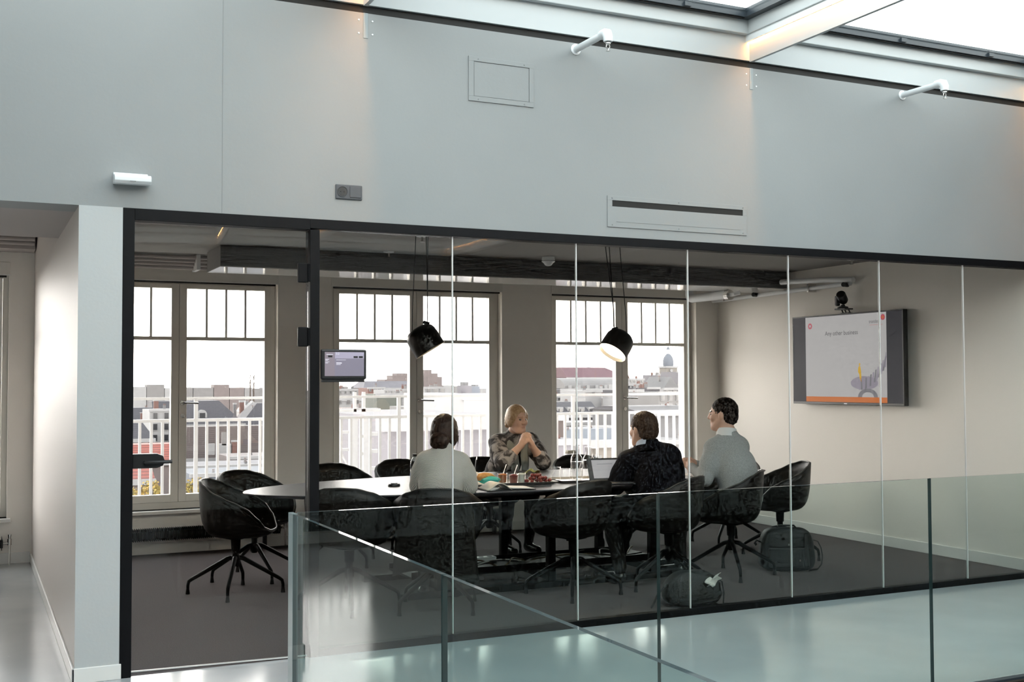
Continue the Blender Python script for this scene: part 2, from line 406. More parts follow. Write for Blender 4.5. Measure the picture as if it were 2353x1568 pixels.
# ------------------------------------------------------------------ skylight
sk = structure('ceiling_skylight', 'glazed skylight over the atrium with white beams', (2.6, -5.8, 3.6))
BX = [-1.38, 1.283, 3.943, 6.58]
SY0, SY1 = 0.0, -11.7
MB().box(-3.4, 9.0, 0.02, 0.12, 3.53, 3.60).build('shadow_gap', 'dark_gap', sk)
MB().box(-1.40, 6.62, 0.0, 0.10, 3.59, 3.86).build('fascia', 'skylight_white', sk)
MB().box(-1.40, 6.62, -11.80, -11.7, 3.59, 3.86).build('fascia', 'skylight_white', sk)
MB().box(-3.4, 9.0, -11.74, -11.69, 3.542, 3.59).build('shadow_gap', 'dark_gap', sk)
MB().box(6.575, 6.62, -11.7, 0.0, 3.545, 3.585).build('shadow_gap', 'dark_gap', sk)
for i, bx in enumerate(BX):
    bm = MB().box(bx-0.012, bx+0.012, SY1, SY0, 3.582, 3.87).build('beam', 'skylight_white', sk)
    if i > 0:
        MB().box(bx-0.057, bx-0.012, SY1, SY0-0.045, 3.752, 3.87).build('beam_lining', 'skylight_white', bm, bevel=0.004)
        MB().box(bx-0.045, bx-0.030, SY1, SY0-0.004, 3.709, 3.752).build('light_profile', 'steel_white', bm)
        MB().box(bx-0.030, bx-0.0125, SY1+0.02, SY0-0.01, 3.728, 3.734).build('light_strip', 'led_warm', bm)
    if i < 3:
        MB().box(bx+0.012, bx+0.057, SY1, SY0-0.045, 3.752, 3.87).build('beam_lining', 'skylight_white', bm, bevel=0.004)
for i in range(3):
    a, b = BX[i]+0.012, BX[i+1]-0.012
    MB().box(a, b, -0.045, 0.0, 3.752, 3.87).build('upper_lining', 'skylight_white', sk, bevel=0.004)
    MB().box(a, b, SY1, SY1+0.045, 3.752, 3.87).build('upper_lining', 'skylight_white', sk)
    fr = MB(); w = 0.055
    for (xa, xb, ya, yb) in ((a+0.045, b-0.045, -0.045-w, -0.045), (a+0.045, b-0.045, SY1+0.045, SY1+0.045+w), (a+0.045, a+0.045+w, SY1+0.045+w, -0.045-w), (b-0.045-w, b-0.045, SY1+0.045+w, -0.045-w)):
        fr.box(xa, xb, ya, yb, 3.842, 3.90)
    fo = fr.build('glazing_frame', 'dark_frame', sk)
    st2 = MB().box(a+0.1, b-0.1, -0.085, -0.070, 3.836, 3.842).build('gasket', 'dark_gap', fo)
    for k in range(3):
        xk = a+0.35+0.85*k
        MB().box(xk, xk+0.05, -0.118, -0.10, 3.845, 3.87).build('clip', 'dark_frame', fo)
    for k in range(4):
        y1 = -0.045-w - k*(11.7-0.2)/4; y0 = y1-(11.7-0.2)/4+0.002
        MB().box(a+0.1, b-0.1, max(y0, SY1+0.1), y1, 3.872, 3.884).build('glass_pane', 'skylight_glass', sk)
for i in (1, 2):
    bx = BX[i]
    pl = MB().box(bx-0.013, bx+0.013, -0.003, 0.0, 3.40, 3.542).build('joint_plate', 'joint_grey', sk, label='narrow pale joint plate below the beam')
    for dx in (-0.04, 0.04):
        for dz in (3.425, 3.50):
            MB().lathe([(0, 0), (0.005, 0), (0.005, 0.003), (0, 0.003)], 8, Matrix.Translation((bx+dx, 0, dz)) @ Matrix.Rotation(math.pi/2, 4, 'X')).build('screw', 'steel_white', pl)
st(box('trim_seam', 'seam_grey', 0.4945, 0.4965, -0.0012, 0.0, 2.37, 3.54), 'fine vertical joint in the grey wall')

# ------------------------------------------------------------------ balustrades round the void
def balustrade(name, label, horizontal, cuts):
    root = thing(name, label, 'balustrade', (VX, VY, 0))
    for a, b in zip(cuts[:-1], cuts[1:]):
        m = MB()
        if horizontal: x0, x1, y0, y1 = a+0.004, b-0.004, VY-0.007, VY+0.007
        else: x0, x1, y0, y1 = VX, VX+0.014, b+0.003, a-0.003
        z0, z1 = -0.12, 1.004
        vs = [(x0,y0,z0),(x1,y0,z0),(x1,y1,z0),(x0,y1,z0),(x0,y0,z1),(x1,y0,z1),(x1,y1,z1),(x0,y1,z1)]
        big = [(0,1,5,4),(2,3,7,6)] if horizontal else [(1,2,6,5),(3,0,4,7)]
        rest = [f for f in [(0,3,2,1),(4,5,6,7),(0,1,5,4),(1,2,6,5),(2,3,7,6),(3,0,4,7)] if f not in big]
        m.cur = 0; m.add(vs, big); k = len(m.v)-8
        m.cur = 1
        for f in rest: m.f.append(tuple(i+k for i in f)); m.m.append(2 if f == (4,5,6,7) else 1)
        m.build('glass_pane', ['balustrade_glass', 'glass_edge', 'glass_top'], root)
    m = MB()
    if horizontal: m.box(cuts[0], cuts[-1], VY-0.05, VY-0.013, -0.16, 0.005)
    else: m.box(VX+0.024, VX+0.06, cuts[-1], VY-0.05, -0.16, 0.005)
    m.build('base_channel', 'dark_frame', root)
    if not horizontal: MB().box(VX-0.001, VX+0.016, VY-0.050, VY+0.012, -0.12, 1.005).build('corner_profile', 'glass_corner', root)
    return root
balustrade('glass_balustrade', 'clear glass balustrade running parallel to the meeting room partition', True, [VX+0.026, 1.944, 3.49, 5.04, 6.59, 8.9])
balustrade('glass_balustrade', 'clear glass balustrade running from the corner towards the viewer', False, [VY-0.048, -3.40, -4.87, -6.34, -7.81, -10.2])
# ================================================================== fixtures on the grey wall
RX90 = Matrix.Rotation(math.pi/2, 4, 'X')
def disc(mb, x, z, r, y=0.0, d=0.003, n=10):
    mb.lathe([(0, 0), (r, 0), (r, d), (0, d)], n, Matrix.Translation((x, y, z)) @ RX90); return mb
# access panel
t = thing('access_panel', 'flush grey access hatch with screwed frame high on the wall', 'hatch', (2.12, 0, 3.115))
fr = MB()
for (a, b, c, d) in ((1.908, 2.332, 3.115, 3.143), (1.908, 2.332, 3.350, 3.378), (1.908, 1.941, 3.143, 3.350), (2.303, 2.332, 3.143, 3.350)):
    fr.box(a, b, -0.006, 0.0, c, d)
fr.build('hatch_frame', 'grey_wall', t, bevel=0.001)
MB().box(1.9445, 2.2995, -0.003, 0.0, 3.1465, 3.3465).build('door', 'grey_wall', t)
MB().box(1.941, 2.303, -0.0012, 0.0, 3.143, 3.350).build('joint', 'seam_grey', t)
for x in (1.97, 2.27):
    for z in (3.128, 3.365): disc(MB(), x, z, 0.004, -0.006).build('screw', 'screw_grey', t)
# slot air outlet
t = thing('air_outlet', 'grey slot air grille with one long black opening above the partition', 'vent', (3.36, 0, 2.428))
x0, x1, z0, z1 = 2.837, 3.890, 2.428, 2.622
MB().box(x0, x1, -0.006, 0.0, z0, 2.556).box(x0, x1, -0.006, 0.0, 2.594, z1).box(x0, 2.871, -0.006, 0.0, 2.556, 2.594).box(3.860, x1, -0.006, 0.0, 2.556, 2.594).build('plate', 'grey_wall', t, bevel=0.001)
MB().box(2.871, 3.860, -0.002, 0.0, 2.556, 2.594).build('slot', 'dark_gap', t)
MB().box(2.90, 3.84, -0.0075, -0.006, 2.462, 2.466).build('ridge', 'grey_wall', t)
for x in (2.87, 3.36, 3.86):
    for z in (2.442, 2.609): disc(MB(), x, z, 0.004, -0.006).build('screw', 'screw_grey', t)
# socket
t = thing('wall_socket', 'dark grey double wall socket plate over the glass door', 'socket', (1.187, 0, 2.484))
MB().box(1.110, 1.262, -0.010, 0.0, 2.486, 2.567).build('plate', 'socket_grey', t, bevel=0.004)
MB().lathe([(0.0, 0.0), (0.026, 0.0), (0.028, 0.004), (0.030, 0.004), (0.030, 0.0)], 20, Matrix.Translation((1.148, -0.010, 2.527)) @ RX90).build('socket_ring', 'socket_grey', t, smooth=40)
MB().lathe([(0, 0), (0.026, 0), (0.026, 0.001), (0, 0.001)], 20, Matrix.Translation((1.148, -0.0105, 2.527)) @ RX90).build('socket_well', 'black_plastic', t)
for dx in (-0.01, 0.01): disc(MB(), 1.148+dx, 2.527, 0.003, -0.012).build('pin_hole', 'dark_gap', t)
MB().box(1.190, 1.254, -0.014, -0.010, 2.497, 2.558).build('switch_rocker', 'socket_grey', t, bevel=0.003)
# emergency luminaire
t = thing('emergency_light', 'white wall mounted emergency light box above the white column', 'light', (0.035, 0, 2.48))
MB().box(-0.050, 0.118, -0.012, 0.0, 2.485, 2.543).build('back_plate', 'steel_white', t, bevel=0.003)
MB().prism([(-0.012, 2.530), (-0.075, 2.525), (-0.092, 2.512), (-0.092, 2.492), (-0.075, 2.478), (-0.012, 2.482)], 0, -0.052, 0.126).build('housing', 'steel_white', t, bevel=0.003)
MB().box(0.022, 0.05, -0.0945, -0.09, 2.4885, 2.492).build('indicator', 'screw_grey', t)
# sprinkler pipes under the skylight
for (x, lab) in ((2.622, 'white sprinkler pipe elbow on the wall beside the access hatch'), (5.267, 'white sprinkler pipe elbow on the wall near the right end of the skylight')):
    t = thing('sprinkler_pipe', lab, 'sprinkler', (x, 0, 3.49), group='sprinkler pipes under the skylight')
    z = 3.503
    MB().tube([(x, 0.0, z), (x, -0.335, z-0.002)], 0.021, 14).build('pipe', 'steel_white', t, smooth=40)
    MB().lathe([(0.021, 0), (0.034, 0.0), (0.034, 0.004), (0.021, 0.006)], 14, Matrix.Translation((x, 0, z)) @ RX90).build('wall_collar', 'steel_white', t, smooth=40)
    el = MB()
    el.tube([(x, -0.315, z), (x, -0.355, z), (x, -0.378, z-0.008), (x, -0.388, z-0.03), (x, -0.388, z-0.058)], [0.028, 0.029, 0.030, 0.029, 0.027], 14)
    el.build('elbow', 'steel_white', t, smooth=40)
    hd = MB().lathe([(0.014, 0), (0.016, -0.012), (0.010, -0.018)], 12, Matrix.Translation((x, -0.388, z-0.058))).build('sprinkler_head', 'chrome', t, smooth=40)
    fm = MB()
    for s_ in (-1, 1): fm.tube([(x+s_*0.009, -0.388, z-0.074), (x+s_*0.012, -0.388, z-0.09), (x, -0.388, z-0.108)], 0.0025, 6)
    fm.lathe([(0, 0), (0.013, 0), (0.013, 0.002), (0, 0.002)], 12, Matrix.Translation((x, -0.388, z-0.112)))
    fm.build('deflector', 'chrome', hd)

# room booking tablet on the partition post
t = thing('booking_tablet', 'small black room booking display fixed to the partition post', 'tablet', (1.153, -0.02, 1.478))
mat('tablet_side', (0.10, 0.085, 0.10), 0.3, emit=(0.22, 0.19, 0.22), estr=0.35)
mat('tablet_main', (0.09, 0.085, 0.11), 0.3, emit=(0.20, 0.185, 0.235), estr=0.35)
mat('tablet_head', (0.13, 0.125, 0.16), 0.3, emit=(0.32, 0.30, 0.38), estr=0.4)
mat('tablet_text', (0.4, 0.4, 0.44), 0.3, emit=(0.5, 0.48, 0.55), estr=0.35)
MB().box(1.025, 1.282, -0.030, -0.008, 1.492, 1.657).build('housing', 'black_plastic', t, bevel=0.008)
MB().box(1.030, 1.270, -0.026, -0.008, 1.478, 1.492).build('lower_lip', 'black_plastic', t)
sc = MB().box(1.044, 1.266, -0.0312, -0.030, 1.511, 1.642).build('screen', 'tablet_main', t)
MB().box(1.044, 1.099, -0.0316, -0.0312, 1.511, 1.642).build('side_panel', 'tablet_side', sc)
MB().box(1.101, 1.266, -0.0316, -0.0312, 1.607, 1.642).build('title_bar', 'tablet_head', sc)
for (a, b, c, d, mm) in ((1.206, 1.230, 1.610, 1.620, 'black_plastic'), (1.236, 1.259, 1.610, 1.620, 'black_plastic'), (1.062, 1.086, 1.613, 1.623, 'black_plastic'), (1.108, 1.162, 1.598, 1.600, 'tablet_text'),
    (1.108, 1.139, 1.579, 1.585, 'tablet_text'), (1.108, 1.133, 1.572, 1.575, 'tablet_text'), (1.047, 1.068, 1.601, 1.604, 'tablet_text'), (1.047, 1.062, 1.595, 1.598, 'tablet_text'), (1.047, 1.070, 1.587, 1.589, 'tablet_text'), (1.047, 1.062, 1.581, 1.584, 'tablet_text'), (1.053, 1.090, 1.627, 1.630, 'tablet_text')):
    MB().box(a, b, -0.0320, -0.0316, c, d).build('screen_item', mm, sc)
text('3.2', 0.016, 'tablet_text', sc, Matrix.Translation((1.106, -0.0322, 1.628)) @ RX90)

# ================================================================== meeting room services
mat('duct_rib', (0.20, 0.20, 0.20), 0.5)
mat('gloss_white', (0.80, 0.79, 0.77), 0.08, spec=0.9)
t = thing('air_duct', 'long grey ribbed air duct under the ceiling along the windows', 'duct', (3.9, 3.3, 2.39))
DX0, DX1, DY0, DY1 = 1.08, XR-0.001, 3.0, 3.55
MB().box(DX0, DX1, DY0+0.006, DY1, 2.396, ZC-0.002).build('casing', 'duct_rib', t)
MB().box(DX0, DX1, DY0+0.006, DY1, 2.39, 2.396).build('gloss_underside', 'gloss_white', t)
rb = MB()
for k in range(11): rb.box(DX0, DX1, DY0, DY0+0.006, 2.40+k*0.0145, 2.40+k*0.0145+0.009)
o = rb.build('ribs', 'duct_rib', t); o['kind'] = 'stuff'
# bundle of pipes beside the duct
t = thing('pipe_bundle', 'four pale heating pipes under the ceiling by the first window', 'pipes', (0.6, 3.85, 2.5))
for k in range(4):
    MB().tube([(0.001, 3.78+0.045*k, 2.555-0.025*k-0.02), (1.20, 3.78+0.045*k, 2.555-0.025*k-0.02)], 0.017, 10).build('pipe', 'soffit_grey', t, smooth=40)
MB().box(1.03, 1.06, 3.74, 3.96, 2.43, 2.559).build('pipe_clamp', 'steel_white', t)
# large drop pipe and conduits by the screen wall
t = thing('drain_pipe', 'thick white pipe with elbow in front of the window corner', 'pipe', (6.2, 3.7, 2.39))
MB().tube([(6.18, 3.99, 2.555), (6.18, 3.99, 2.385), (6.18, 3.975, 2.355), (6.18, 3.94, 2.344), (6.18, 3.32, 2.344)], 0.044, 16).build('pipe', 'steel_white', t, smooth=40)
MB().tube([(6.18, 3.33, 2.337), (6.18, 3.27, 2.337)], 0.051, 16).build('collar', 'chrome', t, smooth=40)
MB().tube([(6.18, 3.27, 2.337), (6.18, 3.20, 2.34), (6.22, 3.17, 2.355)], 0.02, 10).build('stub', 'steel_white', t, smooth=40)
t = thing('wall_conduit', 'pale conduit with sprinkler stubs along the top of the screen wall', 'pipe', (6.63, 3.0, 2.33))
MB().tube([(6.63, YB-0.005, 2.345), (6.63, 2.05, 2.372)], 0.022, 10).build('pipe', 'steel_white', t, smooth=40)
MB().tube([(6.55, 2.94, 2.45), (6.60, 2.4, 2.43), (6.62, 2.0, 2.40)], 0.026, 10).build('pipe', 'steel_white', t, smooth=40)
for y in (3.42, 2.09):
    MB().tube([(6.63, y, 2.36), (6.56, y-0.02, 2.36)], 0.022, 10).build('sprinkler_stub', 'black_plastic', t, smooth=40)
for y in (3.95, 2.6):
    MB().box(6.60, XR, y, y+0.02, 2.33, 2.41).build('bracket', 'chrome', t)
# ceiling sprinklers and detector
for (x, y, z, lab) in ((2.32, 1.82, ZC, 'white ceiling sprinkler rose nearest the glass door'), (2.44, 2.90, ZC, 'white sprinkler fixed before the air duct'), (6.42, 1.80, ZC, 'white ceiling sprinkler rose over the screen wall')):
    t = thing('ceiling_sprinkler', lab, 'sprinkler', (x, y, z), group='ceiling sprinklers of the meeting room')
    MB().lathe([(0, 0), (0.045, 0), (0.045, -0.006), (0.02, -0.012), (0, -0.012)], 18, Matrix.Translation((x, y, z))).build('rose', 'steel_white', t, smooth=40)
    MB().lathe([(0.011, -0.012), (0.009, -0.04), (0.018, -0.044), (0.018, -0.047), (0, -0.047)], 12, Matrix.Translation((x, y, z))).build('head', 'chrome', t, smooth=40)
t = thing('smoke_detector', 'white domed smoke detector on the duct front', 'detector', (3.84, 2.72, ZC))
MB().lathe([(0, 0), (0.055, 0), (0.058, -0.03), (0.050, -0.034)], 20, Matrix.Translation((3.84, 2.72, ZC))).build('base', 'steel_white', t, smooth=40)
MB().lathe([(0.056, -0.034), (0.060, -0.042), (0.040, -0.056), (0.030, -0.072), (0.018, -0.078), (0, -0.079)], 20, Matrix.Translation((3.84, 2.72, ZC))).build('dome', 'steel_white', t, smooth=40)

# finned convectors under the windows
mat('convector_black', (0.012, 0.012, 0.013), 0.45)
for i, w in enumerate(WIN):
    xa, xb = w['mid']-w['g0']-w['gw']-0.05, w['mid']+w['g0']+w['gw']+0.10
    if w['n'] == 1: xa = 0.02
    if w['n'] == 4: xb = XL-0.22
    t = thing('finned_convector', ['black finned heating convector under the first window', 'black finned heating convector under the middle window',
        'black finned heating convector under the window next to the screen wall', 'black finned heating convector at the end of the corridor'][i], 'radiator', ((xa+xb)/2, 4.1, 0), group='finned convectors under the windows')
    fm = MB(); n = int((xb-xa)/0.017)
    for k in range(n):
        x = xa+(xb-xa)*(k+0.5)/n
        fm.box(x-0.002, x+0.002, 4.05, 4.15, 0.128, 0.232)
    o = fm.build('fins', 'convector_black', t); o['kind'] = 'stuff'
    MB().box(xa, xb, 4.062, 4.138, 0.147, 0.208).build('core', 'convector_black', t)
    for x in (xa+0.15, xb-0.15): MB().box(x, x+0.03, 4.08, 4.12, 0.0, 0.15).build('foot', 'convector_black', t)
    v = MB(); xv = xb+0.05
    v.tube([(xb, 4.10, 0.178), (xv, 4.10, 0.178)], 0.012, 8); v.tube([(xv, 4.10, 0.0), (xv, 4.10, 0.17)], 0.009, 8)
    v.tube([(xv, 4.10, 0.165), (xv, 4.10, 0.215)], 0.017, 10); v.tube([(xv, 4.10, 0.215), (xv, 4.10, 0.25)], [0.010, 0.015], 10)
    v.build('valve', 'chrome', t, smooth=40)

# ================================================================== wall screen with slide
t = thing('wall_screen', 'wall mounted flat screen showing a meeting slide', 'screen', (6.62, 2.1, 1.25))
TX = 6.60; ya, yb, za, zb = 2.839, 1.376, 1.252, 2.096
mat('screen_off', (0.012, 0.012, 0.016), 0.4, spec=0.12, emit=(0.05, 0.05, 0.065), estr=0.15)
mat('slide_white', (0.03, 0.03, 0.03), 0.45, spec=0.12, emit=(0.80, 0.79, 0.79), estr=0.20)
mat('slide_orange', (0.05, 0.02, 0.01), 0.45, spec=0.12, emit=(0.80, 0.23, 0.05), estr=0.24)
mat('slide_text', (0.02, 0.02, 0.02), 0.45, spec=0.12, emit=(0.09, 0.09, 0.10), estr=0.25)
mat('slide_lilac', (0.05, 0.05, 0.05), 0.45, spec=0.12, emit=(0.46, 0.42, 0.52), estr=0.20)
mat('slide_grey', (0.05, 0.05, 0.05), 0.45, spec=0.12, emit=(0.34, 0.34, 0.38), estr=0.17)
mat('slide_gold', (0.05, 0.04, 0.01), 0.45, spec=0.12, emit=(0.85, 0.52, 0.04), estr=0.26)
mat('slide_gold_dark', (0.05, 0.04, 0.01), 0.45, spec=0.12, emit=(0.42, 0.20, 0.02), estr=0.42)
mat('slide_red', (0.05, 0.02, 0.02), 0.45, spec=0.12, emit=(0.62, 0.10, 0.16), estr=0.26)
mat('slide_pink', (0.05, 0.03, 0.03), 0.45, spec=0.12, emit=(0.85, 0.50, 0.50), estr=0.2)
MB().box(TX+0.004, TX+0.055, yb, ya, za, zb).build('housing', 'black_plastic', t, bevel=0.006)
MB().box(TX+0.055, XR, 1.75, 2.45, 1.45, 1.90).build('wall_bracket', 'black_metal', t)
bz = MB(); bw = 0.012
bz.box(TX, TX+0.006, yb, ya, za, za+0.022).box(TX, TX+0.006, yb, ya, zb-bw, zb).box(TX, TX+0.006, yb, yb+bw, za+0.022, zb-bw).box(TX, TX+0.006, ya-bw, ya, za+0.022, zb-bw)
bz.build('bezel', 'black_plastic', t, bevel=0.002)
pn = MB().box(TX+0.002, TX+0.006, yb+bw, ya-bw, za+0.022, zb-bw).build('display_panel', 'screen_off', t)
MB().box(TX-0.0005, TX, 2.085, 2.125, za+0.006, za+0.014).build('maker_mark', 'steel_white', t)
sy0, sy1, sz0, sz1 = 2.648, 1.577, 1.275, 2.082        # slide: left edge, right edge, bottom, top
MB().box(TX+0.0012, TX+0.002, sy1, sy0, sz0, sz1).build('slide', 'slide_white', pn)
MB().box(TX+0.0006, TX+0.0012, sy1, sy0, sz0, 1.324).build('orange_bar', 'slide_orange', pn)
SM = Matrix(((0, 0, -1, 0), (-1, 0, 0, 0), (0, 1, 0, 0), (0, 0, 0, 1)))   # text x -> -Y, text y -> +Z, faces -X
def smat(y, z, e=0.0006): return Matrix.Translation((TX+e, y, z)) @ SM
text('Any other business', 0.0585, 'slide_text', pn, smat(2.372, 1.898), sx=0.97)
text('translate', 0.045, 'slide_text', pn, smat(1.790, 1.990), sx=0.86)
MB().box(TX+0.0006, TX+0.0012, 1.62, 1.782, 1.970, 1.975).build('tagline', 'slide_pink', pn)
def ring(y, z, r0, r1, mm, n=20, y_sc=1.0, name='emblem', e=0.0008):
    m = MB(); vs = []
    for k in range(n):
        a = 2*math.pi*k/n; wob = 1.0+0.08*math.cos(8*a)
        vs += [(TX+e, y+r0*math.cos(a)*y_sc, z+r0*math.sin(a)), (TX+e, y+r1*wob*math.cos(a)*y_sc, z+r1*wob*math.sin(a))]
    m.add(vs, [(2*k, 2*k+1, (2*k+3) % (2*n), (2*k+2) % (2*n)) for k in range(n)])
    return m.build(name, mm, pn)
ring(2.582, 1.997, 0.013, 0.026, 'slide_red'); ring(2.582, 1.997, 0.026, 0.032, 'slide_pink', e=0.0007)
ring(1.618, 2.037, 0.012, 0.027, 'slide_red'); ring(1.618, 2.037, 0.0, 0.012, 'slide_orange', e=0.0007)
# spiral stair picture on the slide with a golden figure
def flat_poly(pts, mm, name, e=0.0008):
    m = MB(); m.add([(TX+e, y, z) for y, z in pts], [tuple(range(len(pts)))]); return m.build(name, mm, pn)
cy0, cz0 = 1.86, 1.452
flat_poly([(cy0+0.175*math.cos(a), cz0+0.062*math.sin(a)+0.0) for a in [2*math.pi*k/28 for k in range(28)]], 'slide_lilac', 'stair_disc', 0.0010)
for k in range(13):
    a = -1.75+k*0.16; r = 0.135+0.011*k; y0 = cy0-0.02-0.016*k; z0_ = cz0-0.055+0.0012*k*k
    y = cy0+0.07-0.027*k; zb_ = 1.388+0.0014*k*k; h = 0.085+0.004*k
    if y < sy1+0.02: continue
    flat_poly([(y, zb_), (y-0.022, zb_+0.004), (y-0.012-0.004*k, zb_+h+0.004), (y+0.006-0.004*k, zb_+h)] if y-0.012-0.004*k > sy1 else [(y, zb_), (y-0.018, zb_+0.004), (sy1+0.002, zb_+h), (sy1+0.012, zb_+h)], 'slide_grey' if k % 2 else 'slide_lilac', 'stair_tread', 0.0007)
flat_poly([(1.925-0.11+0.125*math.cos(a), 1.324+0.078*math.sin(a)) for a in [math.pi*k/14 for k in range(15)]] + [(1.925-0.11+0.075*math.cos(a), 1.324+0.046*math.sin(a)) for a in [math.pi-math.pi*k/14 for k in range(15)]], 'slide_grey', 'stair_arch', 0.0007)
flat_poly([(1.917, 1.615), (1.905, 1.600), (1.898, 1.56), (1.894, 1.50), (1.905, 1.478), (1.916, 1.49), (1.922, 1.53), (1.938, 1.555), (1.934, 1.59)], 'slide_gold', 'golden_figure', 0.0004)
flat_poly([(1.925, 1.628), (1.911, 1.634), (1.905, 1.622), (1.912, 1.612), (1.923, 1.614)], 'slide_gold', 'golden_head', 0.0003)
flat_poly([(1.910, 1.50), (1.903, 1.47), (1.893, 1.462), (1.900, 1.50)], 'slide_gold_dark', 'golden_shade', 0.0002)
# conference camera on top of the screen
t = thing('conference_camera', 'black pan tilt conference camera standing on top of the wall screen', 'camera', (6.62, 2.11, 2.096))
MB().box(6.605, 6.66, 2.06, 2.16, 2.096, 2.104).build('clamp', 'black_plastic', t)
MB().box(6.54, 6.64, 2.03, 2.17, 2.128, 2.142).build('shelf', 'black_plastic', t, bevel=0.004)
for y in (2.06, 2.11, 2.15): MB().tube([(6.63, y, 2.098), (6.60, y-0.01, 2.132)], 0.006, 6).build('bracket_arm', 'black_metal', t)
MB().lathe([(0, 0), (0.05, 0), (0.048, 0.014), (0.02, 0.022), (0.018, 0.034), (0, 0.034)], 20, Matrix.Translation((6.585, 2.105, 2.142))).build('base', 'black_plastic', t, smooth=40)
MB().box(6.545, 6.585, 2.135, 2.175, 2.165, 2.262).build('yoke', 'black_plastic', t, bevel=0.012)
ax = Matrix.Translation((6.575, 2.10, 2.235)) @ Euler((math.radians(55), 0, math.radians(-60))).to_matrix().to_4x4()
MB().lathe([(0, -0.05), (0.035, -0.05), (0.045, -0.03), (0.045, 0.05), (0.040, 0.062), (0, 0.062)], 20, ax).build('lens_barrel', 'black_plastic', t, smooth=40)

# ================================================================== pendant lamps
mat('lamp_black', (0.012, 0.011, 0.011), 0.33)
mat('lamp_glow', (1, 0.9, 0.75), 0.5, emit=(1.0, 0.80, 0.52), estr=9.0)
mat('cord_black', (0.010, 0.010, 0.010), 0.6)
mat('sign_green', (0.05, 0.2, 0.15), 0.5)
def pendant(c, axis, side, label, cords):
    t = thing('pendant_lamp', label, 'lamp', (c[0], c[1], ZC), group='black pendant lamps over the table')
    z = Vector(axis).normalized(); x = (Vector(side)-z*Vector(side).dot(z)).normalized(); y = z.cross(x)
    m = Matrix(((x.x, y.x, z.x, c[0]), (x.y, y.y, z.y, c[1]), (x.z, y.z, z.z, c[2]), (0,0,0,1)))
    prof = [(0.0, -0.105), (0.05, -0.103), (0.082, -0.092), (0.104, -0.07), (0.113, -0.045), (0.116, 0.0), (0.1175, 0.085), (0.1145, 0.085), (0.112, 0.0), (0.108, -0.045), (0.098, -0.068), (0.06, -0.09), (0.0, -0.095)]
    MB().lathe(prof, 40, m).build('lamp_shade', 'lamp_black', t, smooth=40)
    MB().lathe([(0.0, 0.052), (0.111, 0.052), (0.111, 0.058), (0.0, 0.058)], 40, m).build('diffuser', 'lamp_glow', t, smooth=40)
    kb = m @ Matrix.Translation((0.085, 0, -0.09)) @ Matrix.Rotation(math.radians(40), 4, 'Y')
    MB().lathe([(0, -0.035), (0.013, -0.035), (0.013, 0.012), (0, 0.012)], 14, kb).build('knob', 'lamp_black', t, smooth=40)
    for (p0, p1) in cords:
        a = m @ Vector(p0); MB().tube([a, a+Vector((0, 0, 0.12)) + (Vector(p1)-a)*0.05, Vector(p1)], 0.0032, 6).build('cord', 'cord_black', t, smooth=40)
    lp = bpy.data.lights.new('lamp_light', 'SPOT'); lp.energy = 9; lp.color = (1.0, 0.78, 0.5); lp.spot_size = math.radians(120); lp.shadow_soft_size = 0.08
    lo = bpy.data.objects.new('lamp_light', lp); col.objects.link(lo)
    lo.matrix_basis = m @ Matrix.Translation((0, 0, 0.065)) @ Matrix.Rotation(math.pi, 4, 'X'); attach(lo, t)
    return t
fwd = Vector((0.43, 0.90, 0)); rgt = Vector((0.90, -0.43, 0)); up = Vector((0, 0, 1))
pendant((2.252, 1.60, 1.775), 0.52*rgt-0.85*up+0.02*fwd, rgt+up, 'black pendant lamp over the empty end of the table', [((-0.04, 0, -0.10), (2.19, 1.60, ZC)), ((0.095, 0, -0.11), (2.28, 1.60, ZC)), ((0.09, 0.0, -0.10), (2.275, 1.62, ZC))])
pendant((3.86, 1.60, 1.765), -0.50*rgt-0.78*up-0.36*fwd, -rgt+up*0.8, 'black pendant lamp between the two seated men and the blonde person', [((-0.03, 0, -0.10), (3.885, 1.60, ZC)), ((0.095, 0, -0.11), (3.79, 1.60, ZC)), ((0.085, 0.0, -0.10), (3.765, 1.62, ZC))])
# ================================================================== table
TCX, TCY, TA, TB, TZ = 3.12, 1.62, 2.15, 0.82, 0.74
mat('table_top', (0.045, 0.043, 0.048), 0.42, spec=0.35, noise=(9, (0.055, 0.052, 0.058)))
t = thing('oval_table', 'long oval black meeting table on a metal frame', 'table', (TCX, TCY, 0))
prof = [(0.0, 0.702), (0.90, 0.702), (0.955, 0.714), (0.997, 0.730), (1.0, 0.735), (0.998, TZ), (0.0, TZ)]
m = MB(); n = 96
for r, z in prof:
    for k in range(n):
        a = 2*math.pi*k/n
        ca, sa = math.cos(a), math.sin(a)
        xx = TCX+TA*r*ca; tt = min(1, max(0, (xx-3.0)/1.8)); tt = tt*tt*(3-2*tt)
        m.v.append((xx, TCY+TB*r*sa*(0.915*(1-0.42*tt) if sa < 0 else 1.0), z))
for i in range(len(prof)-1):
    for k in range(n):
        a, b = i*n+k, i*n+(k+1) % n
        m.f.append((a, b, b+n, a+n)); m.m.append(0)
m.build('tabletop', 'table_top', t, smooth=30)
for y in (1.28, 2.08):
    for x in (2.24, 3.10, 3.96):
        MB().box(x-0.028, x+0.028, y-0.028, y+0.028, 0.045, 0.702).build('leg', 'black_metal', t, bevel=0.003)
    MB().box(1.95, 4.30, y-0.03, y+0.03, 0.0, 0.045).build('floor_rail', 'black_metal', t, bevel=0.003)
    MB().box(1.80, 4.45, y-0.025, y+0.025, 0.66, 0.701).build('top_rail', 'black_metal', t, bevel=0.003)
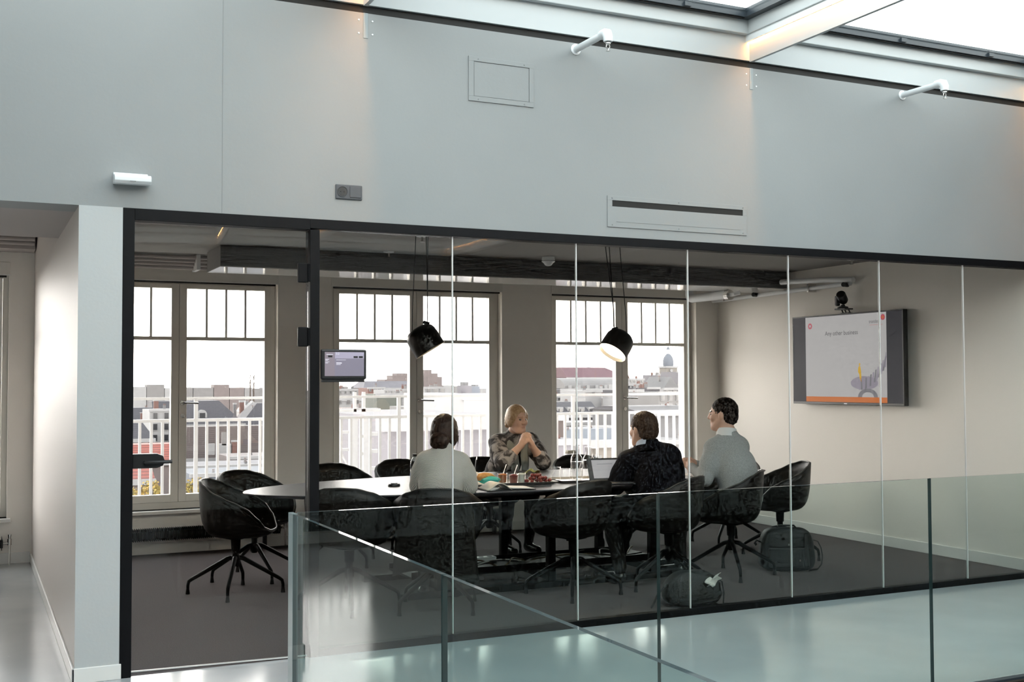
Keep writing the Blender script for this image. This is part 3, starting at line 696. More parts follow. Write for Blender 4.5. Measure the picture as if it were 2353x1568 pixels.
MB().box(2.10, 4.15, 1.45, 1.92, 0.10, 0.115).box(2.10, 4.15, 1.45, 1.46, 0.115, 0.15).box(2.10, 4.15, 1.91, 1.92, 0.115, 0.15).build('cable_tray', 'black_metal', t)
for x in (2.24, 3.10, 3.96): MB().box(x-0.02, x+0.02, 1.308, 2.052, 0.05, 0.098).build('cross_bar', 'black_metal', t)
# loose cables in the tray
mat('cable_brown', (0.16, 0.11, 0.06), 0.5); mat('cable_grey', (0.35, 0.34, 0.32), 0.5); mat('cable_black', (0.012, 0.012, 0.012), 0.4)
t = thing('cable_bundle', 'tangle of tan, grey and black cables in the tray under the table', 'cables', (3.1, 1.62, 0.116))
for i, mm in enumerate(('cable_brown', 'cable_grey', 'cable_black')):
    pts = []
    for k in range(26):
        s_ = k/25; pts.append((2.25+1.75*s_+0.12*math.sin(9*s_+i*2), 1.60+0.11*math.sin(14*s_+i), 0.122+0.05*abs(math.sin(11*s_+i))))
    MB().tube(pts, 0.006, 6).build('cable', mm, t, smooth=40)
t = thing('extension_block', 'white multi socket block in the tray under the table', 'socket', (2.75, 1.85, 0.116))
MB().box(2.62, 2.92, 1.82, 1.88, 0.116, 0.156).build('body', 'steel_white', t, bevel=0.005)
for k in range(4): MB().lathe([(0, 0), (0.02, 0), (0.02, 0.002), (0, 0.002)], 12, Matrix.Translation((2.665+0.07*k, 1.85, 0.156))).build('outlet', 'socket_grey', t)

# ================================================================== chairs
def chair_proto():
    t = thing('tub_chair', 'chair', 'chair', (0, 0, 0))
    def rim_h(d):   # d = angle from the back in degrees
        a = abs(d); pts = [(0, 0.80), (25, 0.795), (50, 0.765), (75, 0.710), (100, 0.660), (118, 0.612), (132, 0.545), (146, 0.475), (160, 0.452), (180, 0.448)]
        for (x0, y0), (x1, y1) in zip(pts[:-1], pts[1:]):
            if a <= x1:
                s_ = (a-x0)/(x1-x0); s_ = s_*s_*(3-2*s_)*0.35 + s_*0.65; return y0+(y1-y0)*s_
        return 0.448
    def rim_r(d):
        a = abs(d); pts = [(0, 0.232), (35, 0.248), (70, 0.275), (100, 0.286), (135, 0.296), (180, 0.268)]
        for (x0, y0), (x1, y1) in zip(pts[:-1], pts[1:]):
            if a <= x1: return y0+(y1-y0)*(a-x0)/(x1-x0)
    N, K = 72, 14
    def P(u, v):
        d = -180+360*u; R = rim_r(d); h = rim_h(d); a = math.radians(180+d)     # front = +X
        p = [(0.0, 0.425), (R*0.93, 0.388), (R*0.93, 0.45), (R, h)]
        b = [(1-v)**3, 3*v*(1-v)**2, 3*v*v*(1-v), v**3]
        r = sum(bb*q[0] for bb, q in zip(b, p)); z = sum(bb*q[1] for bb, q in zip(b, p))
        return (r*math.cos(a), r*math.sin(a), z)
    m = MB(); m.grid(P, N, K, closeu=True)
    sh = m.build('shell', 'black_leather', t, smooth=True, solid=0.016)
    m = MB(); pts = [Vector(P(k/N, 1.0)) for k in range(N+1)]
    m.tube(pts, 0.006, 6, caps=False); m.build('rim_piping', 'stitch_edge', sh, smooth=True)
    m = MB(); m.lathe([(0, 0.425), (0.12, 0.428), (0.158, 0.436), (0.165, 0.448), (0.15, 0.462), (0.10, 0.468), (0, 0.468)], 32); m.build('seat_pad', 'black_leather', t, smooth=True)
    MB().lathe([(0.10, 0.398), (0.10, 0.392), (0.034, 0.375), (0.031, 0.30)], 18).build('column', 'black_metal', t, smooth=40)
    MB().lathe([(0.024, 0.31), (0.024, 0.27), (0.030, 0.262), (0.030, 0.205), (0.022, 0.190), (0, 0.190)], 18).build('hub', 'black_metal', t, smooth=40)
    for k in range(4):
        a = math.pi/4+k*math.pi/2; c, s_ = math.cos(a), math.sin(a)
        lg = MB().tube([(0.015*c, 0.015*s_, 0.252), (0.055*c, 0.055*s_, 0.243), (0.30*c, 0.30*s_, 0.104), (0.322*c, 0.322*s_, 0.088), (0.328*c, 0.328*s_, 0.062), (0.329*c, 0.329*s_, 0.03)], [0.017, 0.017, 0.0135, 0.0125, 0.0115, 0.011], 8).build('leg', 'black_metal', t, smooth=50)
        MB().lathe([(0.011, 0.045), (0.0115, 0.035), (0.016, 0.004), (0.0155, 0.0), (0, 0.0)], 10, Matrix.Translation((0.329*c, 0.329*s_, 0))).build('glide', 'black_plastic', lg, smooth=40)
    return t
proto = chair_proto()
CHAIRS = [
 (1.01, 2.05, -26, -21, 'empty black tub chair at the table end nearest the glass door, seen from its side'),
 (1.27, 2.62, -62, 10, 'empty black tub chair under the first window behind the table tip'),
 (2.06, 2.97, -80, 20, 'black tub chair between the first and the middle window'),
 (2.72, 3.19, -82, 5, 'black tub chair under the left casement of the middle window'),
 (3.45, 3.12, -88, 30, 'black tub chair on which the blonde person sits'),
 (4.33, 2.97, -97, 0, 'black tub chair behind the glass carafes, with a paper packet on its rim'),
 (4.98, 2.86, -105, 15, 'black tub chair half hidden by the shoulder of the man in the dark suit'),
 (5.55, 2.50, -130, 40, 'black tub chair behind the clasped hands of the man in grey'),
 (1.57, 1.20, 58, -14, 'empty black tub chair behind the partition post, back to the viewer'),
 (2.085, 0.92, 66, 20, 'black tub chair of the person in the cream knit sweater'),
 (3.11, 0.96, 108, -30, 'empty black tub chair between the knit sweater and the dark suit'),
 (3.86, 0.90, 124, 12, 'black tub chair of the man in the dark suit'),
 (4.555, 1.10, 138, -25, 'black tub chair of the man in the grey sweater'),
 (5.44, 1.62, 158, 30, 'empty black tub chair at the table end by the screen wall'),
]
chairs = []
for i, (x, y, f, base, lab) in enumerate(CHAIRS):
    o = proto if i == 0 else copy_tree(proto)
    o.location = (x, y, 0.0); o.rotation_euler = (0, 0, math.radians(f))
    tag(o, lab, 'chair', 'black tub chairs round the meeting table')
    for ch in o.children:        # swivel bases stand at their own angle
        if ch.name.startswith('leg'): ch.rotation_euler = (0, 0, math.radians(base-f+45))
    chairs.append(o)

# ================================================================== things on the table
mat('paper', (0.78, 0.76, 0.72), 0.7); mat('paper_cream', (0.72, 0.66, 0.55), 0.7); mat('bag_black', (0.015, 0.016, 0.018), 0.6, bump=(200, 0.2)); mat('strap_black', (0.02, 0.02, 0.022), 0.7)
mat('steel_tray', (0.62, 0.60, 0.56), 0.3, metal=0.6); mat('teal_print', (0.03, 0.42, 0.36), 0.5); mat('bread_orange', (0.62, 0.34, 0.10), 0.7, noise=(60, (0.45, 0.20, 0.05)))
mat('tomato_red', (0.20, 0.018, 0.012), 0.3); mat('leaf_green', (0.16, 0.17, 0.04), 0.6); mat('salsa', (0.40, 0.07, 0.015), 0.5, noise=(120, (0.55, 0.22, 0.04))); mat('berry_dark', (0.05, 0.02, 0.03), 0.4); mat('mint_cream', (0.62, 0.70, 0.64), 0.5)
mat('laptop_dark', (0.02, 0.02, 0.022), 0.4); mat('laptop_screen', (0.03, 0.03, 0.03), 0.3, emit=(0.40, 0.40, 0.41), estr=0.35); mat('laptop_print', (0.03, 0.03, 0.03), 0.3, emit=(0.22, 0.22, 0.24), estr=0.3)
mat('blue_label', (0.03, 0.12, 0.40), 0.4); mat('water_dark', (0.05, 0.055, 0.06), 0.1)
glass('tumbler_glass', (0.94, 0.94, 0.94)); glass('bottle_glass', (0.86, 0.91, 0.93))
def glassware(name, prof, x, y, z, material, label, cat, group=None, wall=0.0022, water=None):
    t = thing(name, label, cat, (x, y, z), group=group)
    outer = prof; inner = [(max(r-wall, 0.0001), zz) for r, zz in prof if zz > wall*1.5]
    p = [(0.0, 0.0)] + outer + list(reversed(inner)) + [(0.0, wall*3)]
    MB().lathe(p, 24, Matrix.Translation((x, y, z))).build('glass_body', material, t, smooth=50)
    if water:
        MB().lathe([(0, wall*3.2)] + [(r-wall*1.6, zz) for r, zz in prof if wall*3.2 < zz < water] + [(np.interp(water, [q[1] for q in prof], [q[0] for q in prof])-wall*1.6, water), (0, water)], 24, Matrix.Translation((x, y, z))).build('water', 'tumbler_glass', t, smooth=50)
    return t
tray_z = TZ+0.012
# two serving trays
def tray(x0, x1, y0, y1, ang, label, mm):
    cx, cy = (x0+x1)/2, (y0+y1)/2
    t = thing('serving_tray', label, 'tray', (cx, cy, TZ), math.radians(ang)); hx, hy = (x1-x0)/2, (y1-y0)/2
    m = MB()
    def ringp(e, z): return [(sx*(hx+e), sy*(hy+e), z) for sx, sy in ((-1,-1),(1,-1),(1,1),(-1,1))]
    vs = ringp(-0.03, 0.0)+ringp(0.0, 0.018)+ringp(-0.003, 0.018)+ringp(-0.032, 0.004); fs = [(3,2,1,0), (12,13,14,15)]
    for a in (0, 4, 8):
        for k in range(4): fs.append((a+k, a+(k+1) % 4, a+4+(k+1) % 4, a+4+k))
    m.add(vs, fs); o = m.build('tray_pan', mm, bevel=0.002); o.parent = t
    return t
tray(2.74, 3.16, 1.25, 1.55, -6, 'pale serving tray with dips and grapes', 'steel_tray')
tray(3.19, 3.62, 1.22, 1.55, -6, 'pale serving tray carrying tumblers and carafes', 'steel_tray')
# dips in clear cups with spoons
cupp = [(0.026, 0.0), (0.030, 0.01), (0.035, 0.07), (0.036, 0.072)]
for (x, y, filling, lab, spoon) in ((2.785, 1.42, 'salsa', 'clear cup of red salsa with a spoon', True), (2.83, 1.33, 'tomato_red', 'clear cup of tomato and berries with a spoon', True), (2.915, 1.385, 'mint_cream', 'clear cup of pale green dip', False)):
    t = glassware('dip_cup', cupp, x, y, TZ+0.005, 'tumbler_glass', lab, 'cup', 'dip cups on the serving tray', 0.0016)
    MB().lathe([(0, 0.006), (0.025, 0.006), (0.0325, 0.062), (0.02, 0.068), (0, 0.070)], 20, Matrix.Translation((x, y, TZ+0.005))).build('filling', filling, t, smooth=50)
    if spoon: MB().tube([(x, y, TZ+0.055), (x+0.03, y+0.03, TZ+0.10), (x+0.055, y+0.05, TZ+0.135)], [0.006, 0.0025, 0.004], 6, flat=0.5).build('spoon', 'steel_white', t, smooth=40)
# grapes
g_me = None; rnd = random.Random(11)
for k in range(46):
    a = rnd.uniform(0, 6.28); rr = math.sqrt(rnd.random()); lay = 0 if k < 24 else (1 if k < 38 else 2)
    sc_ = (1.0, 0.72, 0.42)[lay]
    x = 3.035+0.105*rr*math.cos(a)*sc_; y = 1.365+0.075*rr*math.sin(a)*sc_; z = TZ+0.018+0.020*lay
    if g_me is None:
        o = MB().lathe([(0, -0.013), (0.007, -0.011), (0.0125, -0.004), (0.0125, 0.004), (0.007, 0.011), (0, 0.013)], 10).build('grape', 'tomato_red', smooth=True); g_me = o.data
    else:
        o = bpy.data.objects.new('grape', g_me); col.objects.link(o)
    o.location = (x, y, z); o.rotation_euler = (rnd.random()*3, rnd.random()*3, 0)
    tag(o, 'dark red grape heaped on the serving tray', 'grape', 'grapes on the serving tray')
t = thing('lettuce_leaf', 'curly green leaf lying on top of the grapes', 'leaf', (3.01, 1.40, TZ+0.06))
MB().grid(lambda u, v: (2.955+0.12*u, 1.38+0.06*v, TZ+0.068+0.014*math.sin(u*9)*math.sin(v*5+1)+0.02*math.sin(3.1*u)), 14, 7).build('leaf_blade', 'leaf_green', t, smooth=True, solid=0.002)
# tumblers and carafes
tum = [(0.030, 0.0), (0.034, 0.004), (0.038, 0.095), (0.0385, 0.096)]
for (x, y, lab) in ((3.245, 1.47, 'clear tumbler farthest back on the tray'), (3.235, 1.30, 'clear tumbler at the front corner of the tray'), (3.325, 1.29, 'clear tumbler in front of the water carafes')):
    glassware('tumbler', tum, x, y, TZ+0.005, 'tumbler_glass', lab, 'glass', 'tumblers on the serving tray')
carafe = [(0.040, 0.0), (0.046, 0.006), (0.046, 0.135), (0.040, 0.165), (0.024, 0.19), (0.021, 0.215), (0.025, 0.245), (0.0255, 0.247)]
for (x, y, wv, lab) in ((3.425, 1.48, 0.13, 'glass water carafe standing behind the other one'), (3.445, 1.335, 0.15, 'full glass water carafe at the front of the tray'), (3.525, 1.375, None, 'empty glass carafe at the tray end')):
    glassware('carafe', carafe if wv else [(r*0.8, z*0.94) for r, z in carafe], x, y, TZ+0.005, 'tumbler_glass', lab, 'carafe', 'carafes on the serving tray', water=wv)
# water bottle with blue label
bx, by = at(953, 1113, 1.60).x, 1.60
t = thing('water_bottle', 'clear plastic water bottle with blue label and black cap', 'bottle', (bx, by, TZ))
MB().lathe([(0.0, 0.0), (0.030, 0.002), (0.033, 0.012), (0.033, 0.115), (0.030, 0.125), (0.033, 0.135), (0.030, 0.17), (0.014, 0.198), (0.0135, 0.206), (0.0, 0.206)], 20, Matrix.Translation((bx, by, TZ))).build('bottle_body', 'bottle_glass', t, smooth=50)
MB().lathe([(0.0336, 0.028), (0.0336, 0.085)], 20, Matrix.Translation((bx, by, TZ))).build('label', 'blue_label', t, smooth=50)
MB().lathe([(0.015, 0.206), (0.0155, 0.224), (0.0, 0.224)], 16, Matrix.Translation((bx, by, TZ))).build('cap', 'black_plastic', t, smooth=50)
# speaker puck
t = thing('table_puck', 'small black conference speaker puck on the empty end of the table', 'speaker', (2.03, 1.62, TZ))
MB().lathe([(0, 0), (0.042, 0), (0.045, 0.006), (0.040, 0.018), (0.012, 0.022), (0, 0.022)], 24, Matrix.Translation((2.03, 1.62, TZ))).build('body', 'black_plastic', t, smooth=40)
MB().lathe([(0.018, 0.022), (0.026, 0.021), (0.026, 0.0235), (0.018, 0.0245)], 24, Matrix.Translation((2.03, 1.62, TZ))).build('button_ring', 'screw_grey', t, smooth=40)
# laptops
def laptop(x, y, face, label, w=0.32, d=0.22, tilt=105, show=False):
    """face = direction (deg) in which the screen looks"""
    t = thing('laptop', label, 'laptop', (x, y, TZ), math.radians(face-90+180))
    # local: user sits at -Y, screen at +Y side looks to -Y
    b = MB().box(-w/2, w/2, -d/2, d/2, 0.002, 0.016).build('base', 'laptop_dark', bevel=0.004); b.parent = t
    k = MB().box(-w/2+0.02, w/2-0.02, -0.01, d/2-0.02, 0.016, 0.0175).build('keyboard', 'black_plastic'); k.parent = b
    tm = Matrix.Translation((0, d/2, 0.016)) @ Matrix.Rotation(math.radians(-(tilt-90)), 4, 'X')
    lid = MB().box(-w/2, w/2, -0.004, 0.004, 0, d).build('lid', 'laptop_dark', bevel=0.003); lid.parent = t; lid.matrix_basis = tm
    s_ = MB().box(-w/2+0.035, w/2-0.035, -0.0052, -0.004, 0.02, d-0.016).build('display', 'laptop_screen' if show else 'screen_off'); s_.parent = lid
    if show:
        for (a0, a1, z0, z1) in ((-0.07, 0.05, d-0.05, d-0.046), (0.02, 0.075, 0.03, 0.06), (0.05, 0.085, 0.03, 0.09)):
            q = MB().box(a0, a1, -0.0056, -0.0052, z0, z1).build('slide_item', 'laptop_print'); q.parent = s_
    return t
lp1 = laptop(2.335, 1.175, 156, 'dark laptop in front of the person in the knit sweater, seen edge-on', tilt=98, w=0.29, d=0.20)
lp2 = laptop(3.48, 1.04, 262, 'dark laptop showing a pale slide beside the man in the suit', show=True, tilt=114, w=0.285, d=0.175)
# snack bag on a plate
t = thing('paper_plate', 'white paper plate under the bread bag', 'plate', (2.63, 1.40, TZ))
MB().lathe([(0, 0.0), (0.07, 0.0), (0.10, 0.010), (0.099, 0.012), (0.069, 0.003), (0, 0.003)], 28, Matrix.Translation((2.63, 1.40, TZ))).build('plate_dish', 'paper', t, smooth=40)
t = thing('bread_bag', 'open bread bag with teal print and an orange loaf', 'bag', (2.64, 1.40, TZ+0.004))
def pillow(cx, cy, cz, lx, ly, lz, ang, nu=24, nv=12, wob=0.12, seed=1):
    rn = random.Random(seed); ph = [rn.uniform(0, 6) for _ in range(4)]
    def f(u, v):
        a = 2*math.pi*u; b = math.pi*(v-0.5); w = 1+wob*math.sin(3*a+ph[0])*math.cos(b)+wob*0.6*math.sin(5*a+ph[1]+4*b)
        x = lx*math.cos(b)*math.copysign(abs(math.cos(a))**0.7, math.cos(a))*w; y = ly*math.cos(b)*math.copysign(abs(math.sin(a))**0.7, math.sin(a))*w; z = lz*math.sin(b)
        c, s_ = math.cos(ang), math.sin(ang); return (cx+x*c-y*s_, cy+x*s_+y*c, cz+z)
    m = MB(); m.grid(f, nu, nv, closeu=True); return m
pillow(2.66, 1.37, TZ+0.035, 0.075, 0.05, 0.030, -0.4, seed=2).build('bag_sleeve', 'teal_print', t, smooth=True)
pillow(2.635, 1.40, TZ+0.055, 0.07, 0.045, 0.034, -0.3, seed=3).build('loaf', 'bread_orange', t, smooth=True)
pillow(2.565, 1.44, TZ+0.055, 0.05, 0.045, 0.042, 0.2, wob=0.22, seed=4).build('bag_mouth', 'paper', t, smooth=True)
# open notebook
t = thing('open_notebook', 'open cream notebook with a curling page at the table edge', 'notebook', (2.635, 1.03, TZ), math.radians(-4))
def nb(x0, curve, w, name, mm, side):
    def f(u, v):
        s_ = u*w; z = 0.006+(0.055*math.sin(math.pi*min(1, u*1.0))**1.5*(1-0.45*u)*curve if curve else 0.008*(1-u))
        return (x0+side*s_*(0.93 if curve else 1), -0.10+0.20*v, z)
    m = MB(); m.grid(f, 16, 4); o = m.build(name, mm, smooth=True, solid=0.004); o.parent = t
nb(0.0, 1.0, 0.19, 'curled_pages', 'paper_cream', -1); nb(0.0, 0.0, 0.165, 'flat_pages', 'paper', 1)
o = MB().box(-0.185, 0.17, -0.105, 0.105, 0.0005, 0.005).build('cover', 'black_plastic'); o.parent = t
# pen and cable
tag(MB().tube([(2.72, 1.16, TZ+0.004), (2.80, 1.10, TZ+0.005), (2.90, 1.07, TZ+0.005), (3.00, 1.08, TZ+0.005), (3.03, 1.13, TZ+0.006), (2.95, 1.17, TZ+0.005), (2.80, 1.20, TZ+0.005), (2.60, 1.24, TZ+0.006), (2.49, 1.26, TZ+0.01)], 0.004, 6).build('laptop_cable', 'cable_black', smooth=40), 'black laptop cable looped on the table behind the notebook', 'cable')
# conference disc, folded card, sheets
t = thing('conference_phone', 'flat dark disc shaped conference phone', 'phone', (3.88, 1.62, TZ))
MB().lathe([(0, 0), (0.12, 0.004), (0.135, 0.02), (0.13, 0.034), (0.10, 0.050), (0.05, 0.058), (0, 0.06)], 36, Matrix.Translation((3.88, 1.62, TZ))).build('body', 'socket_grey', t, smooth=True)
MB().lathe([(0.134, 0.018), (0.137, 0.022), (0.133, 0.030)], 36, Matrix.Translation((3.88, 1.62, TZ))).build('rim', 'bread_orange', t, smooth=True)
t = thing('folded_card', 'small folded paper card standing behind the carafes', 'card', (3.72, 1.60, TZ))
MB().add([(3.62, 1.66, TZ), (3.71, 1.62, TZ), (3.705, 1.625, TZ+0.085), (3.622, 1.662, TZ+0.002), (3.725, 1.68, TZ), ], [(0, 1, 2), (1, 4, 2)]).build('card_leaf', 'paper_cream', t, solid=0.0015)
t = thing('paper_sheet', 'white sheets of paper on the table before the man in grey', 'paper', (4.42, 1.42, TZ))
for k in range(2):
    o = MB().box(-0.105, 0.105, -0.148, 0.148, 0.001+0.0012*k, 0.002+0.0012*k).build('sheet', 'paper'); o.parent = t; o.rotation_euler = (0, 0, 0.3+0.25*k)
t = thing('paper_sheet', 'white sheet lying behind the conference phone', 'paper', (3.95, 1.86, TZ), 0.2)
o = MB().box(-0.15, 0.15, -0.105, 0.105, 0.001, 0.0022).build('sheet', 'paper'); o.parent = t
t = thing('paper_packet', 'small beige paper packet on the rim of a chair behind the carafes', 'packet', (4.35, 3.25, 0.80))
MB().box(4.30, 4.395, 3.235, 3.285, 0.806, 0.822).build('lower_half', 'paper_cream', t, bevel=0.003)
MB().box(4.305, 4.385, 3.238, 3.282, 0.823, 0.838).build('upper_half', 'paper_cream', t, bevel=0.003)

# ================================================================== bags on the floor
def soft_box(lx, ly, lz, p=3.2, nu=40, nv=20, taper=0.12):
    def f(u, v):
        a = 2*math.pi*u; b = math.pi*(v-0.5)
        def sp(c, e): return math.copysign(abs(c)**(2/e), c)
        z = sp(math.sin(b), p); k = sp(math.cos(b), p)*(1-taper*max(0, z))
        return (lx*k*sp(math.cos(a), p), ly*k*sp(math.sin(a), p), lz*(z+1))
    m = MB(); m.grid(f, nu, nv, closeu=True); return m
def ch(o, t): o.parent = t; return o
t = thing('laptop_bag', 'black laptop bag with shoulder strap standing beside the chair leg', 'bag', (5.08, 1.10, 0), math.radians(-28))
ch(soft_box(0.215, 0.10, 0.165, p=5.0, taper=0.16).build('bag_body', 'bag_black', smooth=True), t)
ch(MB().box(-0.16, 0.16, -0.118, -0.09, 0.03, 0.19).build('front_pocket', 'bag_black', bevel=0.02), t)
ch(MB().tube([(-0.07, 0, 0.325), (-0.06, 0, 0.345), (0.06, 0, 0.345), (0.08, 0, 0.322)], 0.012, 8, flat=0.6).build('carry_handle', 'strap_black', smooth=40), t)
ch(MB().tube([(0.205, -0.01, 0.235), (0.24, -0.02, 0.225), (0.262, -0.025, 0.18), (0.272, -0.03, 0.11), (0.262, -0.04, 0.05), (0.225, -0.06, 0.016), (0.16, -0.09, 0.012)], 0.016, 8, flat=0.3).build('shoulder_strap', 'strap_black', smooth=40), t)
ch(MB().tube([(-0.20, -0.02, 0.22), (-0.235, -0.03, 0.235), (-0.25, -0.04, 0.215), (-0.24, -0.05, 0.20)], 0.014, 8, flat=0.4).build('strap_end', 'strap_black', smooth=40), t)
ch(MB().box(0.115, 0.15, -0.122, -0.116, 0.04, 0.30).build('webbing', 'strap_black'), t)
for (x, z) in ((-0.01, 0.205), (0.01, 0.10), (0.075, 0.085)): ch(MB().box(x, x+0.012, -0.124, -0.116, z, z+0.016).build('buckle', 'chrome'), t)
t = thing('shoulder_bag', 'dark shoulder bag with a white tissue lying behind the partition glass', 'bag', (3.62, 0.27, 0), math.radians(-8))
ch(soft_box(0.20, 0.10, 0.115, p=3.6, taper=0.28).build('bag_body', 'bag_black', smooth=True), t)
ch(MB().tube([(-0.17, -0.02, 0.16), (-0.22, -0.03, 0.13), (-0.27, -0.05, 0.09), (-0.30, -0.05, 0.03), (-0.31, -0.04, 0.01)], 0.011, 8, flat=0.4).build('shoulder_strap', 'strap_black', smooth=40), t)
ch(MB().tube([(0.16, -0.03, 0.18), (0.20, -0.05, 0.15), (0.205, -0.06, 0.08), (0.20, -0.06, 0.012)], 0.016, 8, flat=0.3).build('hanging_strap', 'strap_black', smooth=40), t)
ch(MB().tube([(-0.20, -0.02, 0.15), (-0.215, -0.03, 0.135)], 0.006, 6).build('buckle', 'chrome'), t)
def tissue(u, v):
    return (0.05+0.09*u+0.02*math.sin(7*v), -0.115-0.012*math.sin(6*u+3*v), 0.135+0.05*v+0.035*u*u+0.012*math.sin(9*u))
m = MB(); m.grid(tissue, 12, 8); ch(m.build('tissue', 'paper', smooth=True, solid=0.002), t)
# ================================================================== people (smoothly blended distance fields, one continuous surface per body)
def v3(*a): return np.array(a, dtype=np.float32)
class Body:
    def __init__(s): s.p = []
    def cone(s, a, b, ra, rb, lab, k=0.03): s.p.append(('c', v3(*a), v3(*b), ra, rb, lab, k, False)); return s
    def ell(s, c, r, lab, k=0.03, rot=None, sub=False): s.p.append(('e', v3(*c), v3(*r), np.eye(3, dtype=np.float32) if rot is None else np.array(rot, dtype=np.float32), 0, lab, k, sub)); return s
    def dist(s, q, P):
        if q[0] == 'c':
            a, b, ra, rb = q[1], q[2], q[3], q[4]; ab = b-a; L2 = float(ab@ab)+1e-9
            t = np.clip(((P-a)@ab)/L2, 0, 1); d = P-a-t[..., None]*ab
            return np.sqrt((d*d).sum(-1)) - (ra+(rb-ra)*t)
        d = (P-q[1])@q[3]; r = q[2]; k0 = np.sqrt(((d/r)**2).sum(-1)); k1 = np.sqrt(((d/(r*r))**2).sum(-1))+1e-9
        return k0*(k0-1)/k1
    def bounds(s, q, pad):
        if q[0] == 'c':
            r = max(q[3], q[4]); return np.minimum(q[1], q[2])-r-pad, np.maximum(q[1], q[2])+r+pad
        r = float(q[2].max()); return q[1]-r-pad, q[1]+r+pad
    def mesh(s, name, res, mats, parent, fuzz=0.0, fscale=0.012):
        lo = np.min([s.bounds(q, 0.02)[0] for q in s.p if not q[7]], 0); hi = np.max([s.bounds(q, 0.02)[1] for q in s.p if not q[7]], 0)
        n = np.ceil((hi-lo)/res).astype(int)+1
        D = np.full(n, 1.0, dtype=np.float32); ax = [lo[i]+res*np.arange(n[i], dtype=np.float32) for i in range(3)]
        for q in s.p:
            a, b = s.bounds(q, q[6]+0.03); i0 = np.clip(np.floor((a-lo)/res).astype(int), 0, n); i1 = np.clip(np.ceil((b-lo)/res).astype(int)+1, 0, n)
            if (i1 <= i0).any(): continue
            sl = tuple(slice(i0[i], i1[i]) for i in range(3))
            P = np.stack(np.meshgrid(*[ax[i][sl[i]] for i in range(3)], indexing='ij'), -1)
            d = s.dist(q, P); A = D[sl]; k = q[6]
            if q[7]:
                d = -d; h = np.maximum(k-np.abs(A-d), 0)/k; D[sl] = np.maximum(A, d)+h*h*k*0.25
            else:
                h = np.maximum(k-np.abs(A-d), 0)/k; D[sl] = np.minimum(A, d)-h*h*k*0.25
        V, F = surface_nets(D, lo, res)
        best = np.full(len(V), 9.0); lab = np.zeros(len(V), int)
        for q in s.p:
            if q[7]: continue
            d = s.dist(q, V.astype(np.float32)) + (0.0022 if q[5] in (1, 2, 7) else 0.0); m = d < best; best[m] = d[m]; lab[m] = q[5]
        fl = lab[F[:, 0]]
        me = bpy.data.meshes.new(name); me.from_pydata(V.tolist(), [], F.tolist())
        for q in mats: me.materials.append(MAT[q])
        me.polygons.foreach_set('material_index', fl); me.polygons.foreach_set('use_smooth', [True]*len(F)); me.update()
        o = bpy.data.objects.new(name, me); col.objects.link(o)
        sm = o.modifiers.new('smooth', 'SMOOTH'); sm.factor = 0.5; sm.iterations = 2
        if fuzz:
            tx = bpy.data.textures.new('hair_noise', 'CLOUDS'); tx.noise_scale = fscale; tx.noise_depth = 2
            q = o.modifiers.new('fuzz', 'DISPLACE'); q.texture = tx; q.strength = fuzz; q.mid_level = 0.5; q.texture_coords = 'GLOBAL'
        if parent is not None: attach(o, parent)
        return o

def surface_nets(D, lo, res):
    S = D < 0; nx, ny, nz = D.shape
    c = sum(S[i:nx-1+i, j:ny-1+j, k:nz-1+k].astype(np.int8) for i in (0, 1) for j in (0, 1) for k in (0, 1))
    M_ = (c > 0) & (c < 8); idx = np.full(M_.shape, -1, dtype=np.int64); idx[M_] = np.arange(M_.sum())
    I = np.argwhere(M_); acc = np.zeros((len(I), 3)); cnt = np.zeros(len(I))
    for axis in range(3):
        o1, o2 = [a for a in range(3) if a != axis]
        for u in (0, 1):
            for w in (0, 1):
                a = I.copy(); a[:, o1] += u; a[:, o2] += w; b = a.copy(); b[:, axis] += 1
                d0 = D[a[:, 0], a[:, 1], a[:, 2]]; d1 = D[b[:, 0], b[:, 1], b[:, 2]]; m = (d0 < 0) != (d1 < 0)
                t = np.where(m, d0/np.where(m, d0-d1, 1), 0); p = a.astype(float); p[:, axis] += t
                acc[m] += p[m]; cnt[m] += 1
    V = lo + res*(acc/cnt[:, None]); F = []
    for axis in range(3):
        o1, o2 = [a for a in range(3) if a != axis]
        s0 = [slice(None)]*3; s1 = [slice(None)]*3; s0[axis] = slice(0, -1); s1[axis] = slice(1, None)
        E = S[tuple(s0)] != S[tuple(s1)]; e = np.argwhere(E)
        e = e[(e[:, o1] > 0) & (e[:, o2] > 0) & (e[:, o1] < D.shape[o1]-1) & (e[:, o2] < D.shape[o2]-1)]
        ins = S[e[:, 0], e[:, 1], e[:, 2]]
        q = []
        for (u, w) in ((-1, -1), (0, -1), (0, 0), (-1, 0)):
            g = e.copy(); g[:, o1] += u; g[:, o2] += w; q.append(idx[g[:, 0], g[:, 1], g[:, 2]])
        q = np.stack(q, 1); flip = ins if axis != 1 else ~ins
        q[~flip] = q[~flip][:, ::-1]; F.append(q)
    return V, np.concatenate(F)

